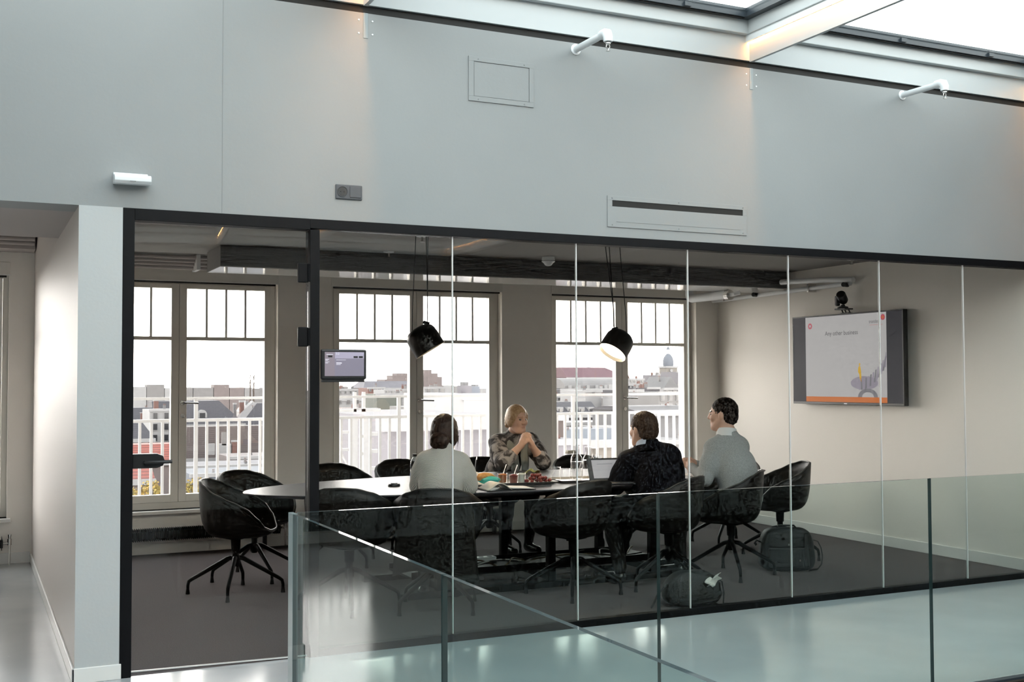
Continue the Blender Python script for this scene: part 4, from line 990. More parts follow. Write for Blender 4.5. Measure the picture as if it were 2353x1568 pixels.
mat('skin_light', (0.58, 0.35, 0.25), 0.5, noise=(30, (0.62, 0.39, 0.29))); mat('skin_warm', (0.50, 0.29, 0.20), 0.5); mat('lip', (0.44, 0.19, 0.15), 0.45); mat('eye_dark', (0.05, 0.035, 0.03), 0.3); mat('brow_dark', (0.18, 0.10, 0.06), 0.7)
mat('hair_brown', (0.022, 0.009, 0.005), 0.55, spec=0.3, noise=(40, (0.040, 0.017, 0.008))); mat('hair_blonde', (0.33, 0.19, 0.09), 0.45, noise=(70, (0.48, 0.32, 0.17))); mat('hair_dark', (0.010, 0.006, 0.004), 0.6, spec=0.25, noise=(90, (0.022, 0.013, 0.008))); mat('hair_chestnut', (0.028, 0.014, 0.008), 0.6, spec=0.25, noise=(90, (0.055, 0.03, 0.016)))
mat('suit_navy', (0.006, 0.007, 0.012), 0.8, spec=0.15, bump=(300, 0.1)); mat('trouser_dark', (0.012, 0.012, 0.014), 0.8); mat('shirt_blue', (0.48, 0.54, 0.64), 0.7); mat('shirt_white', (0.74, 0.76, 0.76), 0.7)
mat('sweater_grey', (0.26, 0.275, 0.275), 0.9, noise=(160, (0.38, 0.395, 0.395)), bump=(160, 0.25)); mat('top_black', (0.014, 0.016, 0.016), 0.7); mat('cardigan_trim', (0.26, 0.27, 0.245), 0.85, bump=(120, 0.2)); mat('boot_black', (0.012, 0.012, 0.012), 0.22)
def patterned():
    m = mat('cardigan_print', (0.3, 0.28, 0.27), 0.85); nt = m.node_tree; b = nt.nodes['Principled BSDF']; tc = nt.nodes.new('ShaderNodeTexCoord')
    n = nt.nodes.new('ShaderNodeTexNoise'); n.inputs['Scale'].default_value = 16; n.inputs['Detail'].default_value = 3; n.inputs['Distortion'].default_value = 0.8
    r = nt.nodes.new('ShaderNodeValToRGB'); e = r.color_ramp.elements
    e[0].position = 0.44; e[0].color = (0.035, 0.03, 0.03, 1); e[1].position = 0.60; e[1].color = (0.36, 0.33, 0.31, 1); k = r.color_ramp.elements.new(0.50); k.color = (0.17, 0.155, 0.15, 1)
    nt.links.new(tc.outputs['Object'], n.inputs['Vector']); nt.links.new(n.outputs['Fac'], r.inputs[0]); nt.links.new(r.outputs[0], b.inputs['Base Color'])
    m = mat('knit_cream', (0.52, 0.50, 0.45), 0.9); nt = m.node_tree; b = nt.nodes['Principled BSDF']; tc = nt.nodes.new('ShaderNodeTexCoord')
    w = nt.nodes.new('ShaderNodeTexWave'); w.inputs['Scale'].default_value = 70; w.inputs['Distortion'].default_value = 2.5; w.inputs['Detail'].default_value = 2; w.bands_direction = 'DIAGONAL'
    r = nt.nodes.new('ShaderNodeValToRGB'); r.color_ramp.elements[0].color = (0.50, 0.48, 0.43, 1); r.color_ramp.elements[1].color = (0.78, 0.76, 0.70, 1)
    bp = nt.nodes.new('ShaderNodeBump'); bp.inputs['Strength'].default_value = 0.6; bp.inputs['Distance'].default_value = 0.006
    nt.links.new(tc.outputs['Object'], w.inputs['Vector']); nt.links.new(w.outputs['Fac'], r.inputs[0]); nt.links.new(r.outputs[0], b.inputs['Base Color'])
    nt.links.new(w.outputs['Fac'], bp.inputs['Height']); nt.links.new(bp.outputs[0], b.inputs['Normal'])
patterned()

def frame(origin, ang, tilt=0.0, roll=0.0):
    """local x = forward, y = left, z = up"""
    R = (Matrix.Rotation(math.radians(ang), 3, 'Z') @ Matrix.Rotation(math.radians(tilt), 3, 'Y') @ Matrix.Rotation(math.radians(roll), 3, 'X'))
    R = np.array(R); o = np.array(origin)
    return (lambda x, y, z: tuple(o+R@np.array((x, y, z)))), R
def head(B, c, ang, tilt=0, roll=0, s=1.0, skin=0, lip=1, eye=2, brow=2, neck_to=None, neck_r=0.055, fem=False):
    T, R = frame(c, ang, tilt, roll); S_ = lambda *a: tuple(s*q for q in a)
    def e(x, y, z, rx, ry, rz, lab, k=0.02, sub=False): B.ell(T(*S_(x, y, z)), S_(rx, ry, rz), lab, k, R, sub)
    def c_(a, b, ra, rb, lab, k=0.012): B.cone(T(*S_(*a)), T(*S_(*b)), ra*s, rb*s, lab, k)
    e(-0.014, 0, 0.026, 0.096, 0.076, 0.090, skin); e(0.026, 0, -0.036, 0.064, 0.057, 0.080, skin, 0.03)
    c_((0.064, -0.010, -0.096), (0.064, 0.010, -0.096), 0.021, 0.021, skin, 0.03)
    for y in (-1, 1):
        c_((0.0, y*0.050, -0.040), (0.045, y*0.026, -0.088), 0.024 if not fem else 0.020, 0.022, skin, 0.03)
        e(0.062, y*0.036, -0.022, 0.022, 0.020, 0.020, skin, 0.02)
        e(0.093, y*0.031, 0.006, 0.014, 0.016, 0.011, skin, 0.010, True)
        e(0.0775, y*0.031, 0.005, 0.0075, 0.0085, 0.0045, eye, 0.003)
        c_((0.0835, y*0.014, 0.027), (0.0735, y*0.048, 0.027), 0.0055, 0.0035, brow, 0.008)
        e(-0.008, y*0.079, -0.004, 0.019, 0.0075, 0.031, skin, 0.008)
    c_((0.082, 0, 0.024), (0.101, 0, -0.022), 0.009, 0.0120, skin, 0.016)
    for y in (-1, 1): e(0.092, y*0.012, -0.026, 0.011, 0.008, 0.008, skin, 0.008)
    c_((0.086, -0.018, -0.056), (0.0885, 0, -0.055), 0.0025, 0.0040, lip, 0.005); c_((0.086, 0.018, -0.056), (0.0885, 0, -0.055), 0.0025, 0.0040, lip, 0.007)
    c_((0.0835, -0.011, -0.0645), (0.0835, 0.011, -0.0645), 0.0042, 0.0042, lip, 0.006)
    if neck_to is not None: B.cone(T(*S_(-0.022, 0, -0.05)), neck_to, neck_r, neck_r*1.08, skin, 0.03)
    return T, R
def hand(B, wrist, along, normal, lab, mirror=1, curl=0.6, s=1.0, thumb_out=0.6):
    """palm leaves the wrist in direction `along`; fingers curl towards -normal side; thumb on the `mirror` side"""
    a = np.array(along, float); a /= np.linalg.norm(a); n = np.array(normal, float); n -= a*(n@a); n /= np.linalg.norm(n); w = np.cross(n, a)*mirror
    o = np.array(wrist, float); P = lambda x, y, z: tuple(o+s*(a*x+w*y+n*z))
    B.cone(P(0.0, 0, 0), P(0.03, 0, 0), 0.024*s, 0.026*s, lab, 0.02)
    R = np.stack([a, w, n], 1); B.ell(P(0.05, 0, 0), (0.048*s, 0.040*s, 0.017*s), lab, 0.015, R)
    for i, (y, L) in enumerate(((0.030, 0.070), (0.010, 0.080), (-0.010, 0.075), (-0.029, 0.058))):
        p = np.array((0.088-abs(y)*0.15, y, 0.0)); th = 0.0; pts = [P(*p)]; rr = [0.0095, 0.0090, 0.0082, 0.0072]
        for j, f in enumerate((0.45, 0.32, 0.23)):
            th += curl*(0.9, 1.2, 0.8)[j]; p = p+np.array((math.cos(th), 0, -math.sin(th)))*L*f; pts.append(P(*p))
        for j in range(3): B.cone(pts[j], pts[j+1], rr[j]*s, rr[j+1]*s, lab, 0.006)
    t0 = P(0.020, 0.030, -0.004); t1 = P(0.050, 0.050*thumb_out+0.020, -0.020); t2 = P(0.078, 0.045*thumb_out+0.012, -0.034)
    B.cone(t0, t1, 0.013*s, 0.0105*s, lab, 0.012); B.cone(t1, t2, 0.0105*s, 0.0085*s, lab, 0.006)
def mix(a, b, t): return tuple(np.array(a)*(1-t)+np.array(b)*t)
def torso(B, pel, chest, shl, shr, neck, lab, belly=0.115, wide=0.155, deep=0.105, k=0.06):
    pel, chest, shl, shr, neck = [np.array(q, float) for q in (pel, chest, shl, shr, neck)]
    side = (shl-shr); side[2] = 0; side /= np.linalg.norm(side); upv = chest-pel; upv /= np.linalg.norm(upv); fw = np.cross(side, upv)
    R = np.stack([fw, side, upv], 1)
    B.ell(pel, (0.135, 0.17, 0.12), lab, k, R); B.ell(pel*0.5+chest*0.5, (belly, wide*0.98, 0.20), lab, k, R)
    B.ell(chest, (deep+0.015, wide, 0.16), lab, k, R); B.cone(shl*0.82+shr*0.18, shr*0.82+shl*0.18, 0.068, 0.068, lab, k)
    B.cone(chest*0.4+neck*0.6, neck, 0.085, 0.060, lab, k)
def limb(B, pts, rs, lab, k=0.03):
    for i in range(len(pts)-1): B.cone(pts[i], pts[i+1], rs[i], rs[i+1], lab, k)
def nearer(t, d):
    v = Vector(CAM)-Vector(t.location); v.z = 0; t.location = Vector(t.location)+v.normalized()*d
def person(label, base):
    return thing('person', label, 'person', base)
RES = 0.0048

# ---- person in the cream knit sweater, seen from behind
t = person('person with dark hair in a low bun and cream knit sweater, back to the viewer', (2.10, 0.95, 0.0))
B = Body(); F = np.array((math.cos(math.radians(66)), math.sin(math.radians(66)), 0)); Rr = np.array((F[1], -F[0], 0)); o0 = np.array((2.095, 0.95, 0))
G = lambda f, r, z: tuple(o0+F*f+Rr*r+np.array((0, 0, z)))
pel, che, nk = G(-0.03, 0, 0.575), G(0.02, 0.02, 0.84), G(0.05, 0.03, 1.035)
shl, shr = G(0.05, -0.085, 0.950), G(0.06, 0.150, 0.942)
torso(B, pel, che, shl, shr, nk, 3, belly=0.108, wide=0.140, deep=0.110)
for (sh, sg, hx) in ((shl, -1, -0.06), (shr, 1, 0.15)):
    el = G(0.12, sg*0.160+0.035, 0.790); wr = G(0.28, hx+0.05, 0.778)
    limb(B, [sh, mix(sh, el, 0.5), el], [0.066, 0.066, 0.060], 3, 0.05); limb(B, [el, mix(el, wr, 0.55), wr], [0.058, 0.050, 0.036], 3, 0.04)
    d = np.array(wr)-np.array(el); hand(B, wr, d+np.array((0, 0, -0.02)), (0, 0, 1), 0, mirror=-sg, curl=0.3, s=0.92)
for sg in (-1, 1):
    hip, kn, an = G(0.02, sg*0.09, 0.55), G(0.42, sg*0.11, 0.53), G(0.40, sg*0.11, 0.10)
    limb(B, [hip, kn, mix(kn, an, 0.4), an], [0.095, 0.062, 0.056, 0.038], 4); B.cone(G(0.37, sg*0.11, 0.045), G(0.55, sg*0.12, 0.035), 0.042, 0.032, 5, 0.02)
T, Rh = head(B, G(0.115, 0.045, 1.140), 50, tilt=8, s=0.99, neck_to=nk, neck_r=0.046, fem=True)
B.mesh('body', RES, ['skin_light', 'lip', 'eye_dark', 'knit_cream', 'trouser_dark', 'boot_black'], t)
H = Body(); s = 0.97
def hE(x, y, z, rx, ry, rz, k=0.02, sub=False): H.ell(T(x*s, y*s, z*s), (rx*s, ry*s, rz*s), 0, k, Rh, sub)
hE(-0.022, 0, 0.034, 0.104, 0.088, 0.094); hE(-0.045, 0, -0.02, 0.080, 0.084, 0.075, 0.03); hE(-0.010, 0.058, -0.03, 0.055, 0.032, 0.065, 0.03); hE(-0.010, -0.058, -0.03, 0.055, 0.032, 0.065, 0.03)
hE(-0.118, 0.004, -0.056, 0.046, 0.064, 0.046, 0.005); hE(-0.120, -0.034, -0.070, 0.032, 0.034, 0.038, 0.004); hE(-0.128, 0.014, -0.055, 0.026, 0.036, 0.022, 0.004); hE(-0.118, 0.040, -0.078, 0.028, 0.028, 0.034, 0.004); hE(-0.105, 0.0, -0.104, 0.030, 0.050, 0.024, 0.006); hE(-0.122, -0.008, -0.088, 0.026, 0.030, 0.016, 0.003)
hE(0.085, 0, -0.035, 0.080, 0.066, 0.085, 0.02, True)
for (a, b) in (((0.05, 0.075, -0.02), (0.045, 0.080, -0.10)), ((0.05, -0.075, -0.02), (0.04, -0.078, -0.11))): H.cone(T(*a), T(*b), 0.007, 0.002, 0, 0.01)
H.mesh('hair', 0.0045, ['hair_brown'], t, 0.010, 0.022)

nearer(t, 0.045)
# ---- blonde person across the table
t = person('blonde person in a patterned grey cardigan with hands clasped, elbows on the table', (3.46, 3.0, 0.0))
B = Body(); pel, che, nk = (3.45, 3.03, 0.575), (3.475, 2.76, 0.85), (3.480, 2.655, 1.045)
shr_, shl_ = (3.315, 2.68, 0.965), (3.635, 2.66, 0.975)     # her right (picture left), her left
torso(B, pel, che, shl_, shr_, nk, 3, belly=0.11, wide=0.145, deep=0.10)
elr, ell_ = (3.255, 2.42, 0.805), (3.625, 2.42, 0.805); wrr, wrl = (3.405, 2.375, 0.955), (3.500, 2.375, 0.945)
limb(B, [shr_, mix(shr_, elr, 0.5), elr], [0.066, 0.068, 0.062], 3, 0.05); limb(B, [shl_, mix(shl_, ell_, 0.5), ell_], [0.066, 0.068, 0.062], 3, 0.05)
limb(B, [elr, mix(elr, wrr, 0.38)], [0.060, 0.056], 3, 0.03); limb(B, [ell_, mix(ell_, wrl, 0.30)], [0.060, 0.055], 3, 0.03)
limb(B, [mix(elr, wrr, 0.30), wrr], [0.040, 0.026], 0, 0.01); limb(B, [mix(ell_, wrl, 0.25), wrl], [0.040, 0.026], 0, 0.01)
hand(B, wrr, (0.30, -0.02, 0.95), (-0.9, -0.35, 0.25), 0, mirror=-1, curl=0.62, s=0.90, thumb_out=0.5)
hand(B, wrl, (-0.25, 0.03, 0.95), (0.9, -0.30, 0.25), 0, mirror=1, curl=0.62, s=0.90, thumb_out=0.5)
for sg, fx in ((-1, 3.475), (1, 3.70)):
    hip, kn, an = (3.45+sg*0.09, 3.0, 0.55), (3.50+sg*0.11, 2.60, 0.53), (fx, 2.83, 0.16)
    limb(B, [hip, kn, mix(kn, an, 0.45)], [0.092, 0.062, 0.056], 4); limb(B, [mix(kn, an, 0.5), an, (fx, 2.85, 0.06)], [0.052, 0.043, 0.040], 5, 0.02)
    B.cone((fx, 2.85, 0.045), (fx+0.015, 2.70, 0.036), 0.040, 0.034, 5, 0.02)
B.ell((3.452, 2.372, 1.012), (0.034, 0.026, 0.045), 0, 0.012)
# dark top in the neck opening
B.ell((3.470, 2.640, 0.915), (0.052, 0.030, 0.095), 6, 0.015); B.ell((3.472, 2.615, 0.80), (0.045, 0.035, 0.09), 6, 0.015)
hc = (3.470, 2.585, 1.160); T, Rh = head(B, hc, -78, tilt=6, s=0.98, brow=7, neck_to=(3.482, 2.66, 1.02), neck_r=0.045, fem=True)
B.mesh('body', 0.0042, ['skin_light', 'lip', 'eye_dark', 'cardigan_print', 'trouser_dark', 'boot_black', 'top_black', 'skin_warm'], t)
H = Body(); s = 0.98
hE(-0.022, 0, 0.034, 0.100, 0.083, 0.093); hE(-0.05, 0, -0.01, 0.072, 0.078, 0.060, 0.03); hE(0.0, 0.066, 0.018, 0.052, 0.022, 0.060, 0.02); hE(0.0, -0.066, 0.018, 0.052, 0.022, 0.060, 0.02)
hE(-0.010, -0.070, -0.035, 0.034, 0.018, 0.034, 0.02); hE(-0.010, 0.070, -0.035, 0.034, 0.018, 0.034, 0.02)
hE(-0.108, -0.012, -0.040, 0.032, 0.036, 0.034, 0.010); hE(-0.118, -0.030, -0.012, 0.020, 0.016, 0.016, 0.006); hE(-0.100, -0.025, -0.065, 0.026, 0.024, 0.022, 0.008)
hE(0.092, 0, -0.030, 0.070, 0.064, 0.084, 0.018, True)
H.mesh('hair', 0.0042, ['hair_blonde'], t, 0.004, 0.02)
L_ = [(3.415, 2.70, 1.045), (3.395, 2.64, 1.00), (3.405, 2.595, 0.93), (3.425, 2.565, 0.85), (3.43, 2.545, 0.78), (3.43, 2.55, 0.70)]
R_ = [(3.550, 2.69, 1.045), (3.560, 2.63, 1.00), (3.545, 2.59, 0.93), (3.525, 2.56, 0.85), (3.52, 2.54, 0.78), (3.52, 2.55, 0.70)]
for pts in (L_, R_): MB().tube(pts, [0.022, 0.034, 0.040, 0.040, 0.036, 0.03], 10, flat=0.6).build('cardigan_trim', 'cardigan_trim', t, smooth=True)

# ---- man in the dark suit, seen from behind
t = person('man with brown hair in a dark suit jacket, back to the viewer', (3.90, 0.97, 0.0))
B = Body(); pel, che, nk = (3.93, 0.96, 0.575), (3.83, 1.06, 0.80), (3.805, 1.075, 0.995)
shl, shr = (3.670, 1.15, 0.890), (3.935, 0.985, 0.935)
torso(B, pel, che, shl, shr, nk, 3, belly=0.125, wide=0.155, deep=0.12)
B.cone(mix(shl, nk, 0.15), nk, 0.060, 0.055, 3, 0.05); B.cone(mix(shr, nk, 0.15), nk, 0.060, 0.055, 3, 0.05)
for (sh, el, wr, mr) in ((shl, (3.605, 1.20, 0.715), (3.62, 1.42, 0.775), 1), (shr, (4.01, 1.04, 0.72), (3.86, 1.36, 0.775), -1)):
    limb(B, [sh, mix(sh, el, 0.5), el], [0.075, 0.068, 0.060], 3, 0.05); limb(B, [el, wr], [0.058, 0.040], 3, 0.03)
    d = np.array(wr)-np.array(el); hand(B, mix(el, wr, 1.06), d, (0, 0, 1), 0, mirror=mr, curl=0.4)
for hip, kn, an, toe in (((3.86, 1.05, 0.55), (3.66, 1.40, 0.545), (3.67, 1.25, 0.12), (3.60, 1.42, 0.035)), ((4.0, 1.08, 0.55), (3.90, 1.50, 0.545), (3.80, 1.50, 0.12), (3.72, 1.66, 0.035))):
    limb(B, [hip, kn, mix(kn, an, 0.5), an], [0.100, 0.070, 0.060, 0.048], 4); B.cone((an[0], an[1], 0.05), toe, 0.044, 0.034, 5, 0.02)
T, Rh = head(B, (3.778, 1.105, 1.128), 104, tilt=2, roll=-3, neck_to=(3.805, 1.075, 0.98), neck_r=0.058, s=1.05)
B.mesh('body', RES, ['skin_warm', 'lip', 'eye_dark', 'suit_navy', 'trouser_dark', 'boot_black'], t)
H = Body(); s = 1.05
hE(-0.022, 0, 0.034, 0.101, 0.084, 0.092); hE(-0.052, 0, -0.025, 0.066, 0.074, 0.058, 0.03)
hE(0.088, 0, -0.040, 0.082, 0.090, 0.088, 0.015, True); hE(0.0, 0.085, -0.035, 0.040, 0.022, 0.040, 0.01, True); hE(0.0, -0.085, -0.035, 0.040, 0.022, 0.040, 0.01, True)
H.mesh('hair', 0.0045, ['hair_chestnut'], t, 0.010, 0.012)
def collar(c, axis_top, r, h, mm, name, tilt=12, ang=0.0):
    m = MB(); Mx = Matrix.Translation(c) @ Euler((math.radians(tilt*math.sin(ang)), math.radians(tilt*math.cos(ang)), 0)).to_matrix().to_4x4()
    m.lathe([(r+0.012, -h*0.6), (r+0.006, 0.0), (r, h*0.55), (r-0.004, h*0.5), (r, -0.01)], 28, Mx); return m.build(name, mm, t, smooth=40)
collar((3.795, 1.085, 1.042), None, 0.069, 0.055, 'shirt_blue', 'shirt_collar', tilt=-14, ang=math.radians(104))
collar((3.802, 1.070, 1.003), None, 0.078, 0.075, 'suit_navy', 'jacket_collar', tilt=-20, ang=math.radians(104))

nearer(t, 0.11)
# ---- man in the grey sweater, seen in profile
t = person('dark haired man in a grey sweater over a white shirt, hands clasped, in profile', (4.58, 1.08, 0.0))
B = Body(); pel, che, nk = (4.62, 1.05, 0.575), (4.605, 1.11, 0.82), (4.60, 1.19, 1.05)
shl, shr = (4.475, 1.205, 0.950), (4.705, 1.190, 0.965)
torso(B, pel, che, shl, shr, nk, 3, belly=0.125, wide=0.165, deep=0.125)
B.cone(mix(shl, nk, 0.15), nk, 0.062, 0.056, 3, 0.05); B.cone(mix(shr, nk, 0.15), nk, 0.062, 0.056, 3, 0.05)
ell_, elr = (4.350, 1.14, 0.735), (4.64, 1.46, 0.785); wl, wr_ = (4.375, 1.34, 0.805), (4.49, 1.44, 0.815)
limb(B, [shl, mix(shl, ell_, 0.5), ell_], [0.074, 0.064, 0.054], 3, 0.05); limb(B, [ell_, wl], [0.052, 0.036], 3, 0.03)
limb(B, [shr, mix(shr, elr, 0.5), elr], [0.074, 0.064, 0.054], 3, 0.05); limb(B, [elr, wr_], [0.052, 0.036], 3, 0.03)
hand(B, mix(ell_, wl, 1.05), (0.15, 0.9, 0.25), (-0.95, 0.1, 0.3), 0, mirror=1, curl=0.75)
hand(B, mix(elr, wr_, 1.05), (-0.85, 0.05, 0.25), (0.0, -0.9, 0.35), 0, mirror=-1, curl=0.75)
for hip, kn, an, toe in (((4.52, 1.08, 0.55), (4.22, 1.34, 0.545), (4.20, 1.26, 0.12), (4.06, 1.37, 0.035)), ((4.62, 1.20, 0.55), (4.34, 1.52, 0.545), (4.34, 1.50, 0.12), (4.22, 1.62, 0.035))):
    limb(B, [hip, kn, mix(kn, an, 0.5), an], [0.100, 0.070, 0.060, 0.048], 4); B.cone((an[0], an[1], 0.05), toe, 0.044, 0.034, 5, 0.02)
T, Rh = head(B, (4.582, 1.235, 1.215), 133, tilt=1, neck_to=(4.60, 1.195, 1.04), neck_r=0.057, s=1.03)
B.mesh('body', 0.0044, ['skin_light', 'lip', 'eye_dark', 'sweater_grey', 'trouser_dark', 'boot_black'], t)
H = Body(); s = 1.03
hE(-0.022, 0, 0.036, 0.100, 0.083, 0.094); hE(-0.052, 0, -0.025, 0.064, 0.073, 0.058, 0.03)
hE(0.090, 0, -0.036, 0.080, 0.094, 0.088, 0.012, True); hE(0.004, 0.085, -0.030, 0.034, 0.022, 0.042, 0.01, True); hE(0.004, -0.085, -0.030, 0.034, 0.022, 0.042, 0.01, True)
H.mesh('hair', 0.0044, ['hair_dark'], t, 0.012, 0.012)
collar((4.598, 1.20, 1.076), None, 0.073, 0.055, 'shirt_white', 'shirt_collar', tilt=-12, ang=math.radians(133))

nearer(t, 0.02)
# ---- coat hanging over the knit wearer's chair
mat('coat_black', (0.014, 0.012, 0.011), 0.85)
t = thing('draped_coat', 'black coat hanging from the back of the knit wearer\'s chair', 'coat', (2.03, 0.71, 0.2))
def coat(u, v):
    a = math.radians(66+180-58+116*u); drop = v; r = 0.268+0.05*drop+0.012*math.sin(10*u+2*drop)
    z = 0.74-0.50*drop+0.05*math.sin(5*u)*drop
    return (2.085+r*math.cos(a), 0.92+r*math.sin(a), z)
m = MB(); m.grid(coat, 26, 14); m.build('coat_cloth', 'coat_black', t, smooth=True, solid=0.008)
# ================================================================== balcony railing and fire escape outside the windows
mat('rail_white', (0.50, 0.50, 0.51), 0.4)
t = thing('balcony_railing', 'white painted balcony railing outside the windows', 'railing', (3.0, 5.3, 0.3))
RY = 5.30
MB().box(-2.4, 8.4, RY-0.02, RY+0.02, 1.095, 1.125).build('top_rail', 'rail_white', t)
MB().box(-2.4, 8.4, RY-0.018, RY+0.018, 1.31, 1.335).build('upper_rail', 'rail_white', t)
MB().box(-2.4, 8.4, RY-0.02, RY+0.02, 0.36, 0.39).build('bottom_rail', 'rail_white', t)
k = 0; x = 1.306-0.1045*35
while x < 8.3:
    tall = k in (0, 17, 35, 55, 75, 95)
    w_ = 0.018 if tall else 0.012
    MB().box(x-w_, x+w_, RY-0.014, RY+0.014, 0.39, 1.31 if tall else 1.095).build('railing_post' if tall else 'baluster', 'rail_white', t)
    x += 0.1045; k += 1
st(MB().box(-3.0, 9.0, YB+0.35, 5.34, -0.2, 0.30).build('floor_balcony', 'rail_white'), 'pale balcony deck outside the windows')
t = thing('fire_escape', 'white steel fire escape ladder outside the middle window', 'ladder', (3.05, 5.65, -1.0))
for (x0, x1) in ((2.80, 2.83), (2.96, 3.045), (3.11, 3.20)):
    MB().box(x0, x1, 5.60, 5.66, -1.2, 1.10).build('stile', 'rail_white', t)
for k in range(11):
    z = 0.93-0.185*k
    MB().box(2.84, 2.96, 5.61, 5.64, z, z+0.03).build('rung', 'rail_white', t); MB().box(3.07, 3.11, 5.61, 5.64, z-0.05, z-0.015).build('rung', 'rail_white', t); MB().box(3.20, 3.27, 5.61, 5.64, z-0.03, z+0.01).build('rung', 'rail_white', t)
MB().tube([(2.83, 5.62, 0.80), (2.96, 5.62, 0.55)], 0.012, 6).build('brace', 'rail_white', t)
for (x0, x1) in ((2.72, 3.03), (3.10, 3.30)):
    MB().box(x0, x1, 5.60, 5.64, 1.16, 1.19).build('hoop', 'rail_white', t)
for x0 in (3.0, 3.10): MB().box(x0, x0+0.03, 5.60, 5.64, 1.16, 1.37).build('hoop_post', 'rail_white', t)

# ================================================================== the city beyond
GZ = -18.0
mat('city_ground', (0.20, 0.19, 0.18), 0.9)
st(MB().box(-900, 1500, 14, 2500, GZ-0.5, GZ).build('ground', 'city_ground'), 'distant street level of the city')
cm_ = dict(slate=(0.022, 0.021, 0.027), brown=(0.026, 0.017, 0.016), red=(0.12, 0.030, 0.022), orange=(0.16, 0.045, 0.022), lilac=(0.072, 0.069, 0.080), pale=(0.095, 0.092, 0.094), white=(0.155, 0.155, 0.16), brick=(0.075, 0.036, 0.030),
    grey=(0.065, 0.065, 0.070), maroon=(0.060, 0.028, 0.036), pink=(0.085, 0.070, 0.070), green=(0.055, 0.060, 0.052), metal=(0.060, 0.068, 0.085), beige=(0.095, 0.085, 0.075), tower=(0.10, 0.092, 0.085), hazy=(0.125, 0.122, 0.126))
for k_, c_ in cm_.items(): mat('city_'+k_, c_, 0.8, noise=(0.6, tuple(q*0.85 for q in c_)))
def tiles(name, c):
    m = mat(name, c, 0.75); nt = m.node_tree; b = nt.nodes['Principled BSDF']; tc = nt.nodes.new('ShaderNodeTexCoord'); w = nt.nodes.new('ShaderNodeTexWave'); w.bands_direction = 'Z'
    w.inputs['Scale'].default_value = 1.6; w.inputs['Distortion'].default_value = 0.4; r = nt.nodes.new('ShaderNodeValToRGB')
    r.color_ramp.elements[0].color = (*[q*0.6 for q in c], 1); r.color_ramp.elements[1].color = (*[q*1.25 for q in c], 1)
    nt.links.new(tc.outputs['Object'], w.inputs['Vector']); nt.links.new(w.outputs['Fac'], r.inputs[0]); nt.links.new(r.outputs[0], b.inputs['Base Color'])
tiles('tile_slate', cm_['slate']); tiles('tile_brown', cm_['brown']); tiles('tile_red', cm_['red']); tiles('tile_orange', cm_['orange'])
mat('city_window', (0.012, 0.013, 0.016), 0.15)
